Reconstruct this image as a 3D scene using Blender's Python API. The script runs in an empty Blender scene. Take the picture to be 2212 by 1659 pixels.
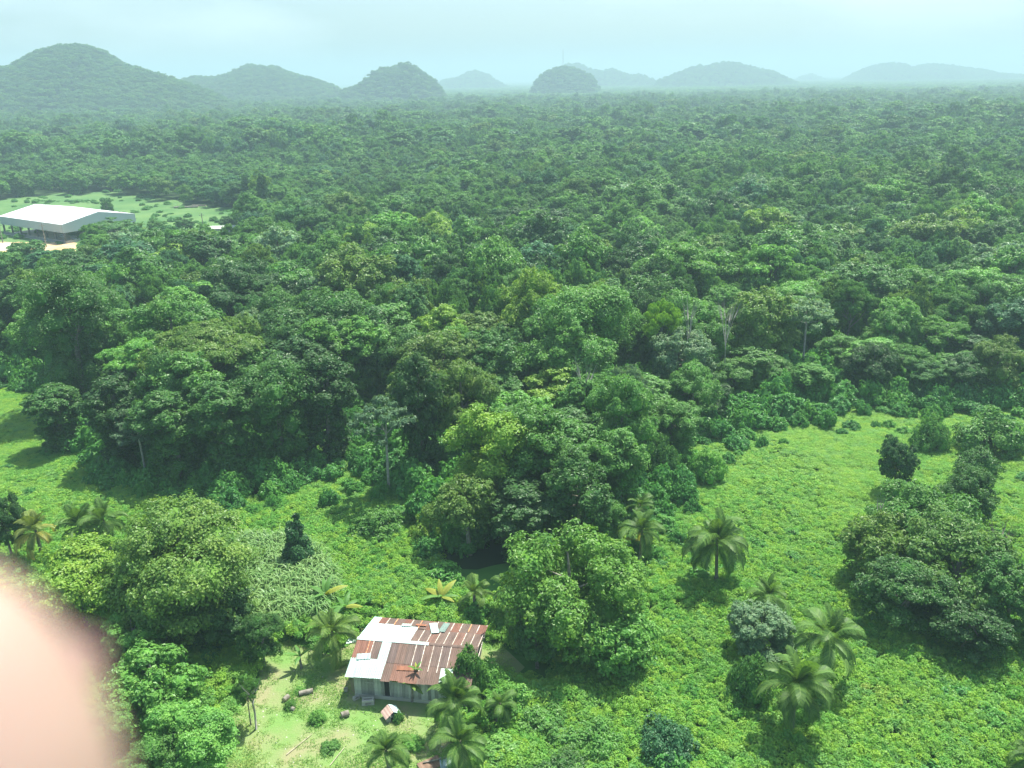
import bpy, math, random
import numpy as np
from mathutils import Vector, Matrix

# ------------------------------------------------------------------ camera, sky, sun, exposure
sc = bpy.context.scene
F, CAMH = 828.0, 45.0
PITCH, ROLL = math.radians(20.2), math.radians(1.02)
f_ = np.array([0, math.cos(PITCH), -math.sin(PITCH)])
u0 = np.array([0, math.sin(PITCH), math.cos(PITCH)])
r0 = np.array([1.0, 0, 0])
r_ = r0 * math.cos(ROLL) - u0 * math.sin(ROLL)
u_ = r0 * math.sin(ROLL) + u0 * math.cos(ROLL)
cd = bpy.data.cameras.new('camera')
cam = bpy.data.objects.new('camera', cd)
sc.collection.objects.link(cam)
M = Matrix(((r_[0], u_[0], -f_[0], 0), (r_[1], u_[1], -f_[1], 0), (r_[2], u_[2], -f_[2], CAMH), (0, 0, 0, 1)))
cam.matrix_world = M
cd.sensor_width = 36.0
cd.lens = F / 1024 * 36
cd.clip_start, cd.clip_end = 0.005, 30000
cd.dof.use_dof = True
cd.dof.focus_distance = 110.0
cd.dof.aperture_fstop = 8.5
sc.camera = cam

SUN = np.array([0.26, 0.34, 0.90]); SUN /= np.linalg.norm(SUN)
world = bpy.data.worlds.new('World'); sc.world = world; world.use_nodes = True
nt = world.node_tree; nt.nodes.clear()
sky = nt.nodes.new('ShaderNodeTexSky'); sky.sky_type = 'NISHITA'; sky.sun_disc = False
sky.sun_elevation = math.asin(SUN[2]); sky.sun_rotation = math.atan2(SUN[0], SUN[1])
sky.air_density = 1.0; sky.dust_density = 3.0; sky.ozone_density = 1.0
tint = nt.nodes.new('ShaderNodeMix'); tint.data_type = 'RGBA'; tint.blend_type = 'MULTIPLY'
tint.inputs[0].default_value = 1.0
tint.inputs[7].default_value = (0.80, 0.94, 0.985, 1)
tc = nt.nodes.new('ShaderNodeTexCoord')
mp = nt.nodes.new('ShaderNodeMapping'); mp.inputs['Scale'].default_value = (1, 1, 3.2)
cn = nt.nodes.new('ShaderNodeTexNoise'); cn.inputs['Scale'].default_value = 3.1; cn.inputs['Detail'].default_value = 6
cr = nt.nodes.new('ShaderNodeValToRGB')
cr.color_ramp.elements[0].position = 0.50; cr.color_ramp.elements[0].color = (0, 0, 0, 1)
cr.color_ramp.elements[1].position = 0.78; cr.color_ramp.elements[1].color = (1, 1, 1, 1)
cm = nt.nodes.new('ShaderNodeMix'); cm.data_type = 'RGBA'
cm.inputs[7].default_value = (7.6, 8.8, 9.4, 1)
ml = nt.nodes.new('ShaderNodeMath'); ml.operation = 'MULTIPLY'; ml.inputs[1].default_value = 0.38
bg = nt.nodes.new('ShaderNodeBackground'); bg.inputs[1].default_value = 0.122
wo = nt.nodes.new('ShaderNodeOutputWorld')
L = nt.links.new
L(sky.outputs[0], tint.inputs[6])
L(tc.outputs['Generated'], mp.inputs[0]); L(mp.outputs[0], cn.inputs[0]); L(cn.outputs[0], cr.inputs[0])
L(cr.outputs[0], ml.inputs[0]); L(ml.outputs[0], cm.inputs[0])
L(tint.outputs[2], cm.inputs[6]); L(cm.outputs[2], bg.inputs[0]); L(bg.outputs[0], wo.inputs[0])

sd = bpy.data.lights.new('sun', 'SUN'); sd.energy = 5.0; sd.angle = math.radians(0.55); sd.color = (1.0, 0.97, 0.86)
so = bpy.data.objects.new('sun', sd); sc.collection.objects.link(so)
so.rotation_euler = Vector(SUN).to_track_quat('Z', 'Y').to_euler()
so.location = (40, 60, 300)

vs = sc.view_settings
vs.view_transform = 'Standard'; vs.look = 'None'; vs.gamma = 1; vs.use_curve_mapping = False
vs.exposure = 0.95
cy = sc.cycles
cy.max_bounces = 5; cy.diffuse_bounces = 3; cy.glossy_bounces = 2; cy.transmission_bounces = 3
cy.transparent_max_bounces = 4; cy.volume_bounces = 1
cy.use_adaptive_sampling = True; cy.adaptive_threshold = 0.012
cy.use_denoising = True
cy.sample_clamp_indirect = 8
try:
    cy.denoiser = 'OPENIMAGEDENOISE'
except Exception:
    pass

# ------------------------------------------------------------------ helpers
COL = sc.collection
rng = np.random.default_rng(7)
K = 1024 / 2212.0          # the photograph was measured on a 2212 pixel wide view


def ray(px, py):
    return f_ + r_ * (px - 512) / F - u_ * (py - 384) / F


def at(px, py, z=0.0):
    d = ray(px, py)
    t = (z - CAMH) / d[2]
    return np.array([t * d[0], t * d[1], z])


def atw(x, y, z=0.0):      # same, measured on the 2212 wide view
    return at(x * K, y * K, z)


def project(P):
    v = np.asarray(P, float) - np.array([0, 0, CAMH])
    dz = v @ f_
    dz = np.where(dz > 0.1, dz, 0.1) if np.ndim(dz) else max(dz, 0.1)
    return 512 + F * (v @ r_) / dz, 384 - F * (v @ u_) / dz


def in_poly(px, py, poly):
    px = np.asarray(px, float); py = np.asarray(py, float)
    inside = np.zeros(px.shape, bool)
    n = len(poly)
    for i in range(n):
        x1, y1 = poly[i][0], poly[i][1]
        x2, y2 = poly[(i + 1) % n][0], poly[(i + 1) % n][1]
        c = ((y1 > py) != (y2 > py)) & (px < (x2 - x1) * (py - y1) / (y2 - y1 + 1e-12) + x1)
        inside ^= c
    return inside


def make_mesh(name, V, polys, mats=(), mi=None, lv=None, smooth=False):
    """V (n,3); polys: list of (m,k) index arrays."""
    me = bpy.data.meshes.new(name)
    V = np.asarray(V, np.float32)
    me.vertices.add(len(V)); me.vertices.foreach_set('co', V.ravel())
    ls, loops, start = [], [], 0
    for P in polys:
        P = np.asarray(P, np.int32)
        if len(P) == 0:
            continue
        k = P.shape[1]
        ls.append(start + np.arange(len(P), dtype=np.int32) * k)
        loops.append(P.ravel()); start += P.size
    ls = np.concatenate(ls); loops = np.concatenate(loops)
    me.loops.add(len(loops)); me.loops.foreach_set('vertex_index', loops)
    me.polygons.add(len(ls)); me.polygons.foreach_set('loop_start', ls)
    for m in mats:
        me.materials.append(m)
    if mi is not None:
        me.polygons.foreach_set('material_index', np.asarray(mi, np.int32))
    me.polygons.foreach_set('use_smooth', np.full(len(ls), bool(smooth)))
    if lv is not None:
        a = me.attributes.new('lv', 'FLOAT', 'FACE')
        a.data.foreach_set('value', np.asarray(lv, np.float32))
    me.update(calc_edges=True)
    return me


def link(name, me, parent=None, loc=None, rotz=0.0):
    o = bpy.data.objects.new(name, me); COL.objects.link(o)
    if loc is not None:
        o.location = tuple(float(c) for c in loc)
    if rotz:
        o.rotation_euler = (0, 0, rotz)
    if parent is not None:
        o.parent = parent
    return o


def tag(o, label=None, cat=None, group=None, kind=None):
    if label: o['label'] = label
    if cat: o['category'] = cat
    if group: o['group'] = group
    if kind: o['kind'] = kind
    return o


def thing(name, label, cat, loc=(0, 0, 0), rotz=0.0, group=None, scale=None):
    o = bpy.data.objects.new(name, None); COL.objects.link(o)
    o.empty_display_size = 0.5
    o.location = tuple(float(c) for c in loc); o.rotation_euler = (0, 0, rotz)
    if scale is not None:
        o.scale = scale
    return tag(o, label, cat, group)


class MB:
    """collects polygons and links them as one mesh object"""
    def __init__(s):
        s.v = []; s.f = []

    def poly(s, pts):
        b = len(s.v); s.v += [tuple(p) for p in pts]; s.f.append(tuple(range(b, b + len(pts))))

    def box(s, x0, x1, y0, y1, z0, z1, T=None):
        P = [(x0, y0, z0), (x1, y0, z0), (x1, y1, z0), (x0, y1, z0), (x0, y0, z1), (x1, y0, z1), (x1, y1, z1), (x0, y1, z1)]
        if T is not None:
            P = [tuple(T @ Vector(p)) for p in P]
        b = len(s.v); s.v += P
        s.f += [tuple(b + i for i in q) for q in ((3, 2, 1, 0), (4, 5, 6, 7), (0, 1, 5, 4), (1, 2, 6, 5), (2, 3, 7, 6), (3, 0, 4, 7))]
        return s

    def tube(s, pts, radii, n=6, cap=True):
        pts = [Vector(p) for p in pts]
        rings = []
        for i, p in enumerate(pts):
            d = (pts[min(i + 1, len(pts) - 1)] - pts[max(i - 1, 0)])
            d = d.normalized() if d.length > 1e-9 else Vector((0, 0, 1))
            a = Vector((1, 0, 0)) if abs(d.x) < 0.8 else Vector((0, 1, 0))
            e1 = d.cross(a).normalized(); e2 = d.cross(e1)
            b = len(s.v)
            for k in range(n):
                t = 2 * math.pi * k / n
                s.v.append(tuple(p + (e1 * math.cos(t) + e2 * math.sin(t)) * radii[i]))
            rings.append(b)
        for a, b in zip(rings, rings[1:]):
            for k in range(n):
                s.f.append((a + k, a + (k + 1) % n, b + (k + 1) % n, b + k))
        if cap:
            s.f.append(tuple(rings[0] + k for k in range(n)))
            s.f.append(tuple(rings[-1] + k for k in reversed(range(n))))
        return s

    def mesh(s, name, mat, smooth=False):
        me = bpy.data.meshes.new(name); me.from_pydata(s.v, [], s.f)
        me.materials.append(mat)
        if smooth:
            for p in me.polygons: p.use_smooth = True
        me.update(); return me

    def build(s, name, mat, parent=None, smooth=False, loc=None, rotz=0.0):
        return link(name, s.mesh(name, mat, smooth), parent, loc, rotz)


# ------------------------------------------------------------------ materials
def nodes(name):
    m = bpy.data.materials.new(name); m.use_nodes = True
    t = m.node_tree; t.nodes.clear()
    out = t.nodes.new('ShaderNodeOutputMaterial')
    return m, t, out


def mathn(t, op, a, b=None, clamp=False):
    n = t.nodes.new('ShaderNodeMath'); n.operation = op; n.use_clamp = clamp
    for i, v in enumerate((a, b)):
        if v is None: continue
        if isinstance(v, (int, float)): n.inputs[i].default_value = v
        else: t.links.new(v, n.inputs[i])
    return n.outputs[0]


def mixc(t, fac, a, b, mode='MIX'):
    n = t.nodes.new('ShaderNodeMix'); n.data_type = 'RGBA'; n.blend_type = mode
    for i, v in ((0, fac), (6, a), (7, b)):
        if isinstance(v, (int, float)): n.inputs[i].default_value = v
        elif isinstance(v, tuple): n.inputs[i].default_value = (v[0], v[1], v[2], 1)
        else: t.links.new(v, n.inputs[i])
    return n.outputs[2]


def noise(t, scale, detail=3, coord=None, rough=0.5):
    n = t.nodes.new('ShaderNodeTexNoise'); n.inputs['Scale'].default_value = scale
    n.inputs['Detail'].default_value = detail; n.inputs['Roughness'].default_value = rough
    if coord is not None: t.links.new(coord, n.inputs['Vector'])
    return n.outputs[0]


def ramp(t, fac, stops):
    n = t.nodes.new('ShaderNodeValToRGB')
    e = n.color_ramp.elements
    while len(e) < len(stops): e.new(0.5)
    for el, (p, c) in zip(e, stops):
        el.position = p; el.color = (c[0], c[1], c[2], 1)
    t.links.new(fac, n.inputs[0])
    return n.outputs[0]


def leaf_material(name, stops=None, gloss=0.30, trans=0.34, rough=0.42, patch=0.02, amp=0.55):
    """stops None: the colour comes from the object; else a ramp over the instances"""
    m, t, out = nodes(name)
    oi = t.nodes.new('ShaderNodeObjectInfo')
    if stops is None:
        base = oi.outputs['Color']
    else:
        nz = noise(t, patch, 2, oi.outputs['Location'])
        v = mathn(t, 'ADD', mathn(t, 'MULTIPLY', oi.outputs['Random'], 0.62), mathn(t, 'MULTIPLY', mathn(t, 'SUBTRACT', nz, 0.3), 0.95), True)
        base = ramp(t, v, stops)
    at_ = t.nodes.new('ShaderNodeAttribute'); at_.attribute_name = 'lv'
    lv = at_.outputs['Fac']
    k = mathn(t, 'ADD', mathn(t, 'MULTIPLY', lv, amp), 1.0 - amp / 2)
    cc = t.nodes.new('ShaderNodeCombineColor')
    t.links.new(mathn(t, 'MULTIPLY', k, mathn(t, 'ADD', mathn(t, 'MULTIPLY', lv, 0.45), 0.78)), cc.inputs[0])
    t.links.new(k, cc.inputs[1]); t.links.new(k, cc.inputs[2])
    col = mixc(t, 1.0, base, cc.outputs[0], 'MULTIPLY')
    p = t.nodes.new('ShaderNodeBsdfPrincipled')
    t.links.new(col, p.inputs['Base Color'])
    p.inputs['Roughness'].default_value = rough
    p.inputs['Specular IOR Level'].default_value = gloss
    tr = t.nodes.new('ShaderNodeBsdfTranslucent')
    t.links.new(mixc(t, 1.0, col, (1.25, 1.25, 0.55), 'MULTIPLY'), tr.inputs['Color'])
    mx = t.nodes.new('ShaderNodeMixShader'); mx.inputs[0].default_value = trans
    t.links.new(p.outputs[0], mx.inputs[1]); t.links.new(tr.outputs[0], mx.inputs[2])
    t.links.new(mx.outputs[0], out.inputs[0])
    return m


def surf(name, c1, c2=None, scale=1.0, rough=0.8, metal=0.0, bump=0.0, detail=5, lo=0.35, hi=0.65, spec=0.3, obj=False, bscale=None, stretch=None):
    m, t, out = nodes(name)
    tcn = t.nodes.new('ShaderNodeTexCoord'); co = tcn.outputs['Object']
    if stretch:
        mpn = t.nodes.new('ShaderNodeMapping'); mpn.inputs['Scale'].default_value = stretch; t.links.new(co, mpn.inputs[0])
        oi_ = t.nodes.new('ShaderNodeObjectInfo'); t.links.new(oi_.outputs['Location'], mpn.inputs['Location']); co = mpn.outputs[0]
    p = t.nodes.new('ShaderNodeBsdfPrincipled')
    p.inputs['Roughness'].default_value = rough; p.inputs['Metallic'].default_value = metal
    p.inputs['Specular IOR Level'].default_value = spec
    nz = noise(t, scale, detail, co)
    col = ramp(t, nz, [(lo, c1), (hi, c2 or c1)])
    if obj:
        oi = t.nodes.new('ShaderNodeObjectInfo')
        col = mixc(t, 1.0, col, oi.outputs['Color'], 'MULTIPLY')
    t.links.new(col, p.inputs['Base Color'])
    if bump:
        b = t.nodes.new('ShaderNodeBump'); b.inputs['Strength'].default_value = bump; b.inputs['Distance'].default_value = 0.1
        t.links.new(noise(t, bscale or scale * 3, 4, co), b.inputs['Height']); t.links.new(b.outputs[0], p.inputs['Normal'])
    t.links.new(p.outputs[0], out.inputs[0])
    return m


TONES = {
    'dark green': (0.052, 0.135, 0.034), 'deep green': (0.078, 0.195, 0.044), 'mid green': (0.110, 0.265, 0.052),
    'bright green': (0.145, 0.335, 0.062), 'yellow-green': (0.200, 0.355, 0.048), 'olive green': (0.135, 0.245, 0.048),
    'grey-green': (0.175, 0.300, 0.145), 'blue-green': (0.070, 0.200, 0.085)}
FOREST = [(0.0, TONES['dark green']), (0.22, TONES['deep green']), (0.45, TONES['mid green']), (0.58, (0.125, 0.290, 0.055)),
          (0.70, TONES['blue-green']), (0.82, TONES['olive green']), (0.93, TONES['bright green']), (1.0, TONES['grey-green'])]
MLEAF = leaf_material('leaf')
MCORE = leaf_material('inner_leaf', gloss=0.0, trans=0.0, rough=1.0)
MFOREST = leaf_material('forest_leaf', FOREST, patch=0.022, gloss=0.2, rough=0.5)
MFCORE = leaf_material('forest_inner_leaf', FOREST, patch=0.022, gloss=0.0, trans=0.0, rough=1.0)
MSHRUB = leaf_material('shrub_leaf', [(0.0, (0.060, 0.200, 0.050)), (0.4, (0.090, 0.280, 0.060)), (0.75, (0.130, 0.340, 0.060)), (1.0, (0.08, 0.26, 0.09))], patch=0.05)
MCOVER = leaf_material('cover_leaf', [(0.0, (0.120, 0.330, 0.065)), (0.3, (0.165, 0.390, 0.075)), (0.55, (0.235, 0.430, 0.065)), (0.75, (0.165, 0.370, 0.100)), (0.9, (0.225, 0.420, 0.075)), (1.0, (0.280, 0.400, 0.100))],
                       gloss=0.2, trans=0.38, patch=0.06, amp=0.55)
MGRASS = leaf_material('grass_blade', [(0.0, (0.170, 0.350, 0.080)), (0.5, (0.22, 0.40, 0.09)), (1.0, (0.30, 0.40, 0.12))], gloss=0.2, patch=0.08)
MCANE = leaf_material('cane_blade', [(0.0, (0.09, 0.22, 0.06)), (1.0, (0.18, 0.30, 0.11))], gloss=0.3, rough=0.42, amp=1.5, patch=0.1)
MFROND = leaf_material('palm_leaflet', gloss=0.22, rough=0.5, amp=1.0)
MBARK = surf('bark', (0.16, 0.14, 0.11), (0.30, 0.28, 0.23), 3, bump=0.3)
MPALE = surf('pale_bark', (0.28, 0.27, 0.23), (0.42, 0.40, 0.35), 4, bump=0.2)
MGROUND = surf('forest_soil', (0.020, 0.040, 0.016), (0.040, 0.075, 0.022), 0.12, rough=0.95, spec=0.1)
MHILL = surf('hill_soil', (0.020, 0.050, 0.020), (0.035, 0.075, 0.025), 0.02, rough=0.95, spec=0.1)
MFIELD = surf('field_grass', (0.070, 0.155, 0.050), (0.125, 0.215, 0.070), 0.06, rough=0.9, spec=0.1, bump=0.4, bscale=0.8)
MMEADOW = surf('meadow_soil', (0.050, 0.150, 0.030), (0.085, 0.210, 0.040), 0.3, rough=0.95, spec=0.1)
MYARD = surf('yard_grass', (0.150, 0.265, 0.072), (0.255, 0.250, 0.130), 0.33, rough=0.95, spec=0.1, detail=8, lo=0.38, hi=0.66, bump=0.5, bscale=6)
MDIRT = surf('bare_dirt', (0.50, 0.33, 0.17), (0.62, 0.46, 0.27), 0.25, rough=0.95, spec=0.1)
MCONC = surf('concrete', (0.42, 0.40, 0.34), (0.55, 0.52, 0.44), 0.5, rough=0.9, bump=0.1)
MPATH = surf('pale_gravel', (0.48, 0.44, 0.34), (0.62, 0.58, 0.47), 0.6, rough=0.95)

# ------------------------------------------------------------------ foliage generators
def leaf_quads(P, N, Ln, W, g, curl=0.0):
    """diamond leaves; P,N (n,3)"""
    n = len(P)
    N = N / (np.linalg.norm(N, axis=1, keepdims=True) + 1e-9)
    R = g.normal(size=(n, 3))
    T = R - (R * N).sum(1, keepdims=True) * N
    T /= np.linalg.norm(T, axis=1, keepdims=True) + 1e-9
    B = np.cross(N, T)
    Ln = np.broadcast_to(np.asarray(Ln, float), (n,))[:, None]; W = np.broadcast_to(np.asarray(W, float), (n,))[:, None]
    V = np.stack([P - T * Ln / 2, P + B * W / 2 + N * W * 0.12, P + T * Ln / 2 - np.array([0, 0, 1]) * Ln * 0.12, P - B * W / 2 + N * W * 0.12], 1).reshape(-1, 3)
    return V, np.arange(4 * n).reshape(n, 4)


_ICO = None
def ico():
    global _ICO
    if _ICO is None:
        import bmesh
        bm = bmesh.new(); bmesh.ops.create_icosphere(bm, subdivisions=1, radius=1.0)
        _ICO = (np.array([v.co[:] for v in bm.verts]), np.array([[v.index for v in f.verts] for f in bm.faces])); bm.free()
    return _ICO


def unit(g, n):
    v = g.normal(size=(n, 3)); return v / np.linalg.norm(v, axis=1, keepdims=True)


def lobes_for(kind, R, H, g):
    """lobe centres and radii (x,y,z,r,squash) of a crown of radius R on a tree of height H"""
    Lb = []
    if kind == 'broad':
        hc = min(H * 0.80, R * 1.9); zc = H - hc * 0.58
        n = 18
        for i in range(n):
            a = i * 2.39996 + g.uniform(-.4, .4); zz = g.uniform(-0.7, 0.75)
            rr = math.sqrt(max(0.05, 1 - abs(zz) ** 1.5)) * g.uniform(.75, 1.05)
            r = R * g.uniform(.26, .40)
            Lb.append((math.cos(a) * rr * (R - r * .7), math.sin(a) * rr * (R - r * .7), zc + zz * hc * .48, r, g.uniform(.7, .95)))
        Lb.append((g.uniform(-.15, .15) * R, g.uniform(-.15, .15) * R, H - R * .36, R * .40, .8))
    elif kind == 'dense':
        hc = min(H * 0.85, R * 2.0); zc = H - hc * 0.55
        for i in range(24):
            a = i * 2.39996 + g.uniform(-.3, .3); zz = -0.75 + 1.6 * (i + .5) / 24
            rr = math.sqrt(max(0.03, 1 - zz * zz)) * g.uniform(.8, 1.0)
            r = R * g.uniform(.24, .34)
            Lb.append((math.cos(a) * rr * (R - r * .6), math.sin(a) * rr * (R - r * .6), zc + zz * hc * .46, r, .9))
    elif kind == 'spreading':
        zt = H
        for i in range(17):
            a = i * 2.39996 + g.uniform(-.4, .4); rr = math.sqrt((i + .5) / 17)
            r = R * g.uniform(.22, .34)
            Lb.append((math.cos(a) * rr * (R - r * .6), math.sin(a) * rr * (R - r * .6), zt - r * .5 - rr ** 2 * R * .42 - g.uniform(0, .22) * R, r, g.uniform(.38, .55)))
    elif kind == 'column':
        n = 34
        for i in range(n):
            z = H * (0.05 + 0.89 * i / n); a = i * 2.39996 + g.uniform(-.5, .5)
            w = (0.68 if z < H * .58 else 1.0) * (1.0 if z < H * .85 else .7)
            r = R * g.uniform(.34, .48) * w
            Lb.append((math.cos(a) * (R * w - r * .7), math.sin(a) * (R * w - r * .7), z, r, g.uniform(1.0, 1.5) if z < H * .6 else .8))
        Lb.append((0, 0, H - R * .35, R * .45, .8))
    elif kind == 'cone':
        for i in range(16):
            z = H * (0.04 + .90 * i / 16); a = i * 2.39996
            w = 1 - .78 * i / 16; r = R * .46 * w + .1
            Lb.append((math.cos(a) * R * .55 * w, math.sin(a) * R * .55 * w, z, r, 1.1))
    elif kind == 'shrub':
        for i in range(14):
            a = i * 2.39996 + g.uniform(-.4, .4); rr = math.sqrt((i + .3) / 14)
            r = R * g.uniform(.26, .42)
            Lb.append((math.cos(a) * rr * R * .75, math.sin(a) * rr * R * .75, max(.1, (H - r) * (1 - rr ** 2 * .8) * g.uniform(.75, 1)), r, min(1.2, H / R)))
    return Lb


def crown_geo(kind, R, H, nleaf, leaf, seed, core=0.78, clumps=13):
    g = np.random.default_rng(seed)
    if kind == 'cecropia':
        return star_geo(R, H, nleaf, leaf, g)
    Lb = lobes_for(kind, R, H, g)
    Lb = [(l[0] + g.normal(0, .07) * R, l[1] + g.normal(0, .07) * R, l[2] + g.normal(0, .05) * R, l[3] * g.uniform(.68, 1.22), l[4]) for l in Lb]
    cen = np.array([l[:3] for l in Lb]); rad = np.array([l[3] for l in Lb]); sq = np.array([l[4] for l in Lb])
    CC, CR, CO, CV, CS = [], [], [], [], []
    for i in range(len(Lb)):
        d = unit(g, clumps); d[:, 2] = np.abs(d[:, 2]) * np.where(g.random(clumps) < .74, 1, -1)
        cr_ = rad[i] * g.uniform(.18, .46, clumps)
        off = d * (rad[i] * g.uniform(.70, 1.18, clumps))[:, None]; off[:, 2] *= sq[i]
        CC.append(cen[i] + off); CR.append(cr_); CO.append(d); CV.append(np.clip(g.normal(.5, .20, clumps), 0, 1)); CS.append(np.full(clumps, sq[i]))
    CC = np.concatenate(CC); CR = np.concatenate(CR); CO = np.concatenate(CO); CV = np.concatenate(CV); CS = np.concatenate(CS)
    w = CR ** 2; w /= w.sum()
    n = int(nleaf * 1.35)
    ci = g.choice(len(CC), n, p=w)
    d = unit(g, n) + CO[ci] * .75 + np.array([0, 0, .25]); d /= np.linalg.norm(d, axis=1, keepdims=True)
    rr = CR[ci] * (g.random(n) ** .45) * np.where(g.random(n) < .10, g.uniform(1.1, 1.9, n), 1.08)
    P = CC[ci] + d * rr[:, None] * np.stack([np.ones(n), np.ones(n), np.minimum(1, CS[ci])], 1)
    ns = int(n * .26); wl = rad ** 2 / (rad ** 2).sum(); li = g.choice(len(Lb), ns, p=wl)
    ds = unit(g, ns); ds[:, 2] = np.where(g.random(ns) < .7, np.abs(ds[:, 2]), ds[:, 2])
    P[:ns] = cen[li] + ds * (rad[li] * g.uniform(.84, 1.06, ns))[:, None] * np.stack([np.ones(ns), np.ones(ns), sq[li]], 1); d[:ns] = ds
    pm_ = g.permutation(n); P, d, ci = P[pm_], d[pm_], ci[pm_]
    # throw away leaves deep inside another lobe
    keep = np.ones(n, bool)
    for i in range(len(Lb)):
        q = P - cen[i]; q[:, 2] /= sq[i]
        keep &= np.linalg.norm(q, axis=1) > rad[i] * .70
    keep &= P[:, 2] > 0.05
    P, d, ci = P[keep][:nleaf], d[keep][:nleaf], ci[keep][:nleaf]
    N = d * .75 + CO[ci] * .3 + g.normal(0, .34, P.shape) + np.array([0, 0, .45])
    s = leaf * g.uniform(.7, 1.35, len(P))
    V, Q = leaf_quads(P, N, s, s * .62, g)
    lv = np.clip(CV[ci] * .7 + g.uniform(0, .5, len(P)) - .1, 0, 1)
    Vs, polys, lvs = [V], [Q], [lv]
    if core:
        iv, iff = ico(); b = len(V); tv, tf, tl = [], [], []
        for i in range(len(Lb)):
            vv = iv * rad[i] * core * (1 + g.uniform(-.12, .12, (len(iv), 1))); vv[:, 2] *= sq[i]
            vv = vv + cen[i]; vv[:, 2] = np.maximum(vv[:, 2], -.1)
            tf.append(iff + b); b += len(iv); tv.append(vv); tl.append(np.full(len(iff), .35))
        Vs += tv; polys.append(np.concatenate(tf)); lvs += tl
    mi = np.concatenate([np.zeros(len(Q), int), np.ones(sum(map(len, lvs)) - len(Q), int)])
    return np.concatenate(Vs), polys, np.concatenate(lvs), Lb, mi


def star_geo(R, H, nleaf, leaf, g):
    """an open crown: rosettes of big lobed leaves at the ends of bare limbs"""
    Lb = []
    for i in range(26):
        a = i * 2.39996; rr = math.sqrt((i + .5) / 26)
        Lb.append((math.cos(a) * rr * R, math.sin(a) * rr * R, H - rr ** 2 * R * .75 - g.uniform(0, .35) * R, R * .16, 1))
    P, N = [], []
    per = max(4, nleaf // (26 * 4))
    for l in Lb:
        for j in range(per):
            a = g.uniform(0, 6.283); e = g.uniform(-.5, .5); c = np.array(l[:3]) + np.array([math.cos(a), math.sin(a), math.sin(e)]) * leaf * g.uniform(.5, 1.5)
            for q in range(4):
                P.append(c + g.normal(0, leaf * .22, 3)); N.append(np.array([math.cos(a) * .6, math.sin(a) * .6, 1.0]) + g.normal(0, .25, 3))
    P = np.array(P); N = np.array(N)
    s = leaf * g.uniform(.6, 1.0, len(P))
    V, Q = leaf_quads(P, N, s, s * .5, g)
    return V, [Q], np.clip(g.normal(.55, .25, len(P)), 0, 1), Lb, np.zeros(len(Q), int)


def crown_mesh(name, kind, R, H, nleaf, leaf, seed, mat, core=0.78, clumps=13):
    V, polys, lv, Lb, mi = crown_geo(kind, R, H, nleaf, leaf, seed, core, clumps)
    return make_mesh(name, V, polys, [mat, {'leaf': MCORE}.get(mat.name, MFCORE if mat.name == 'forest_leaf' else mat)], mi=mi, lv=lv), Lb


def trunk_mesh(name, kind, R, H, Lb, mat, seed, thick=None):
    g = np.random.default_rng(seed)
    m = MB(); t = thick or (0.05 + H * 0.0085 if kind == 'cecropia' else 0.09 + H * 0.014)
    fork = H * (0.66 if kind == 'cecropia' else 0.42 if kind == 'spreading' else .5)
    lean = g.uniform(-.06, .06, 2) * H
    p0, p1 = (0, 0, -.25), (lean[0] * .5, lean[1] * .5, fork)
    m.tube([p0, (lean[0] * .1, lean[1] * .1, fork * .4), p1], [t * 1.5, t * 1.05, t * .85], 7, False)
    m.tube([p1, (lean[0], lean[1], H * .86)], [t * .85, t * .3], 6, False)
    order = sorted(Lb, key=lambda l: -l[3])[:(12 if kind in ('spreading', 'cecropia') else 6)]
    if kind == 'cecropia': order = Lb[::2]
    for l in order:
        if l[2] < fork * .8: continue
        s = g.uniform(0, .5); a = Vector((lean[0] * (.5 + .5 * s), lean[1] * (.5 + .5 * s), fork + (H * .86 - fork) * s * .6))
        e = Vector(l[:3]); mid = a.lerp(e, .5) + Vector((0, 0, -.06 * R)) + Vector(g.uniform(-.06, .06, 3) * R)
        q_ = .5 if kind == 'cecropia' else 1; m.tube([a, mid, e], [t * .5 * q_, t * .32 * q_, t * .14 * q_], 5, False)
    return m.mesh(name, mat, True)


def set_color(o, c):
    o.color = (float(c[0]), float(c[1]), float(c[2]), 1)

# ------------------------------------------------------------------ instancing of uncountable stuff
PROTO = bpy.data.collections.new('plant_kinds')


def proto_collection(name, objs):
    c = bpy.data.collections.new(name)
    for i, me in enumerate(objs):
        o = bpy.data.objects.new(f'{name}_{i:02d}', me); c.objects.link(o)
    return c


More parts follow.
